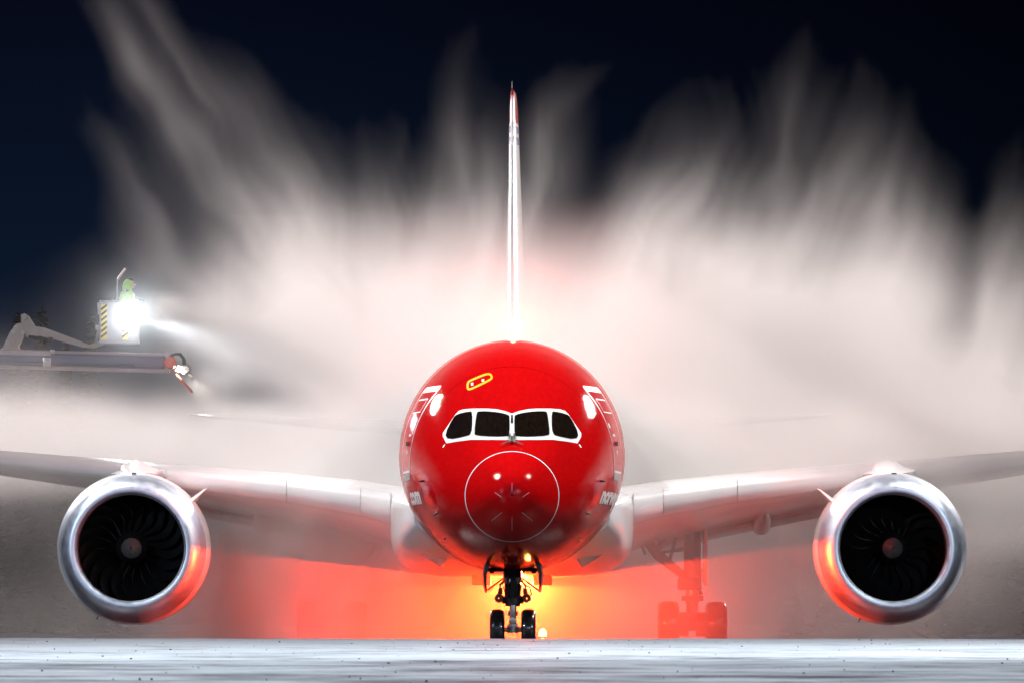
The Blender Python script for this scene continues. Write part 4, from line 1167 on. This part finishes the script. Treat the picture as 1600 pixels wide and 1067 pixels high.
    dens = dens * ex * (1 - np.clip((np.abs(X) - 4.5) / 3.0, 0, 1) * (1 - np.clip((Y - 19.0) / 2.5, 0, 1)))
    dens[dens < .0004] = 0
    D = np.ascontiguousarray(dens.transpose(2, 1, 0)).astype(np.float32).ravel()      # index = ix + nx * (iy + ny * iz)
    me = bpy.data.meshes.new("spray_mist"); me.vertices.add(D.size)
    at = me.attributes.new("dens", 'FLOAT', 'POINT'); at.data.foreach_set("value", D)
    o = bpy.data.objects.new("spray_mist", me); link(o)
    ng_ = bpy.data.node_groups.new("mist_grid", 'GeometryNodeTree')
    ng_.interface.new_socket("Geometry", in_out='INPUT', socket_type='NodeSocketGeometry')
    ng_.interface.new_socket("Geometry", in_out='OUTPUT', socket_type='NodeSocketGeometry')
    N, Lk = ng_.nodes, ng_.links
    gi, go = N.new("NodeGroupInput"), N.new("NodeGroupOutput")
    vc = N.new("GeometryNodeVolumeCube")
    vc.inputs["Min"].default_value = (x0, y0, z0); vc.inputs["Max"].default_value = (x1, y1, z1)
    vc.inputs["Resolution X"].default_value = nx; vc.inputs["Resolution Y"].default_value = ny; vc.inputs["Resolution Z"].default_value = nz
    ps = N.new("GeometryNodeInputPosition"); sx = N.new("ShaderNodeSeparateXYZ"); Lk.new(ps.outputs[0], sx.inputs[0])
    def idx(sock, lo, hi, n):
        a = N.new("ShaderNodeMath"); a.operation = 'MULTIPLY_ADD'; k = (n - 1) / (hi - lo); a.inputs[1].default_value = k; a.inputs[2].default_value = -lo * k
        Lk.new(sock, a.inputs[0])
        b = N.new("ShaderNodeMath"); b.operation = 'ROUND'; Lk.new(a.outputs[0], b.inputs[0])
        return b.outputs[0]
    ix, iy, iz = idx(sx.outputs[0], x0, x1, nx), idx(sx.outputs[1], y0, y1, ny), idx(sx.outputs[2], z0, z1, nz)
    a = N.new("ShaderNodeMath"); a.operation = 'MULTIPLY_ADD'; Lk.new(iz, a.inputs[0]); a.inputs[1].default_value = ny; Lk.new(iy, a.inputs[2])
    b = N.new("ShaderNodeMath"); b.operation = 'MULTIPLY_ADD'; Lk.new(a.outputs[0], b.inputs[0]); b.inputs[1].default_value = nx; Lk.new(ix, b.inputs[2])
    na = N.new("GeometryNodeInputNamedAttribute"); na.data_type = 'FLOAT'; na.inputs["Name"].default_value = "dens"
    si = N.new("GeometryNodeSampleIndex"); si.data_type = 'FLOAT'; si.domain = 'POINT'
    Lk.new(gi.outputs[0], si.inputs["Geometry"]); Lk.new(na.outputs["Attribute"], si.inputs["Value"]); Lk.new(b.outputs[0], si.inputs["Index"])
    Lk.new(si.outputs[0], vc.inputs["Density"])
    m = bpy.data.materials.new("spray_mist_air"); m.use_nodes = True
    n, l = m.node_tree.nodes, m.node_tree.links
    n.remove(n["Principled BSDF"])
    pv = n.new("ShaderNodeVolumePrincipled"); pv.inputs["Color"].default_value = (.97, .952, .94, 1); pv.inputs["Density"].default_value = 1.0
    pv.inputs["Anisotropy"].default_value = .45
    l.new(pv.outputs[0], n["Material Output"].inputs["Volume"])
    smn = N.new("GeometryNodeSetMaterial"); smn.inputs["Material"].default_value = m
    Lk.new(vc.outputs[0], smn.inputs["Geometry"]); Lk.new(smn.outputs[0], go.inputs[0])
    md = o.modifiers.new("grid", 'NODES'); md.node_group = ng_
    me.materials.append(m)
    tag(o, "white billowing clouds of de-icing spray behind and around the airliner", "spray mist", kind="stuff")
fog()
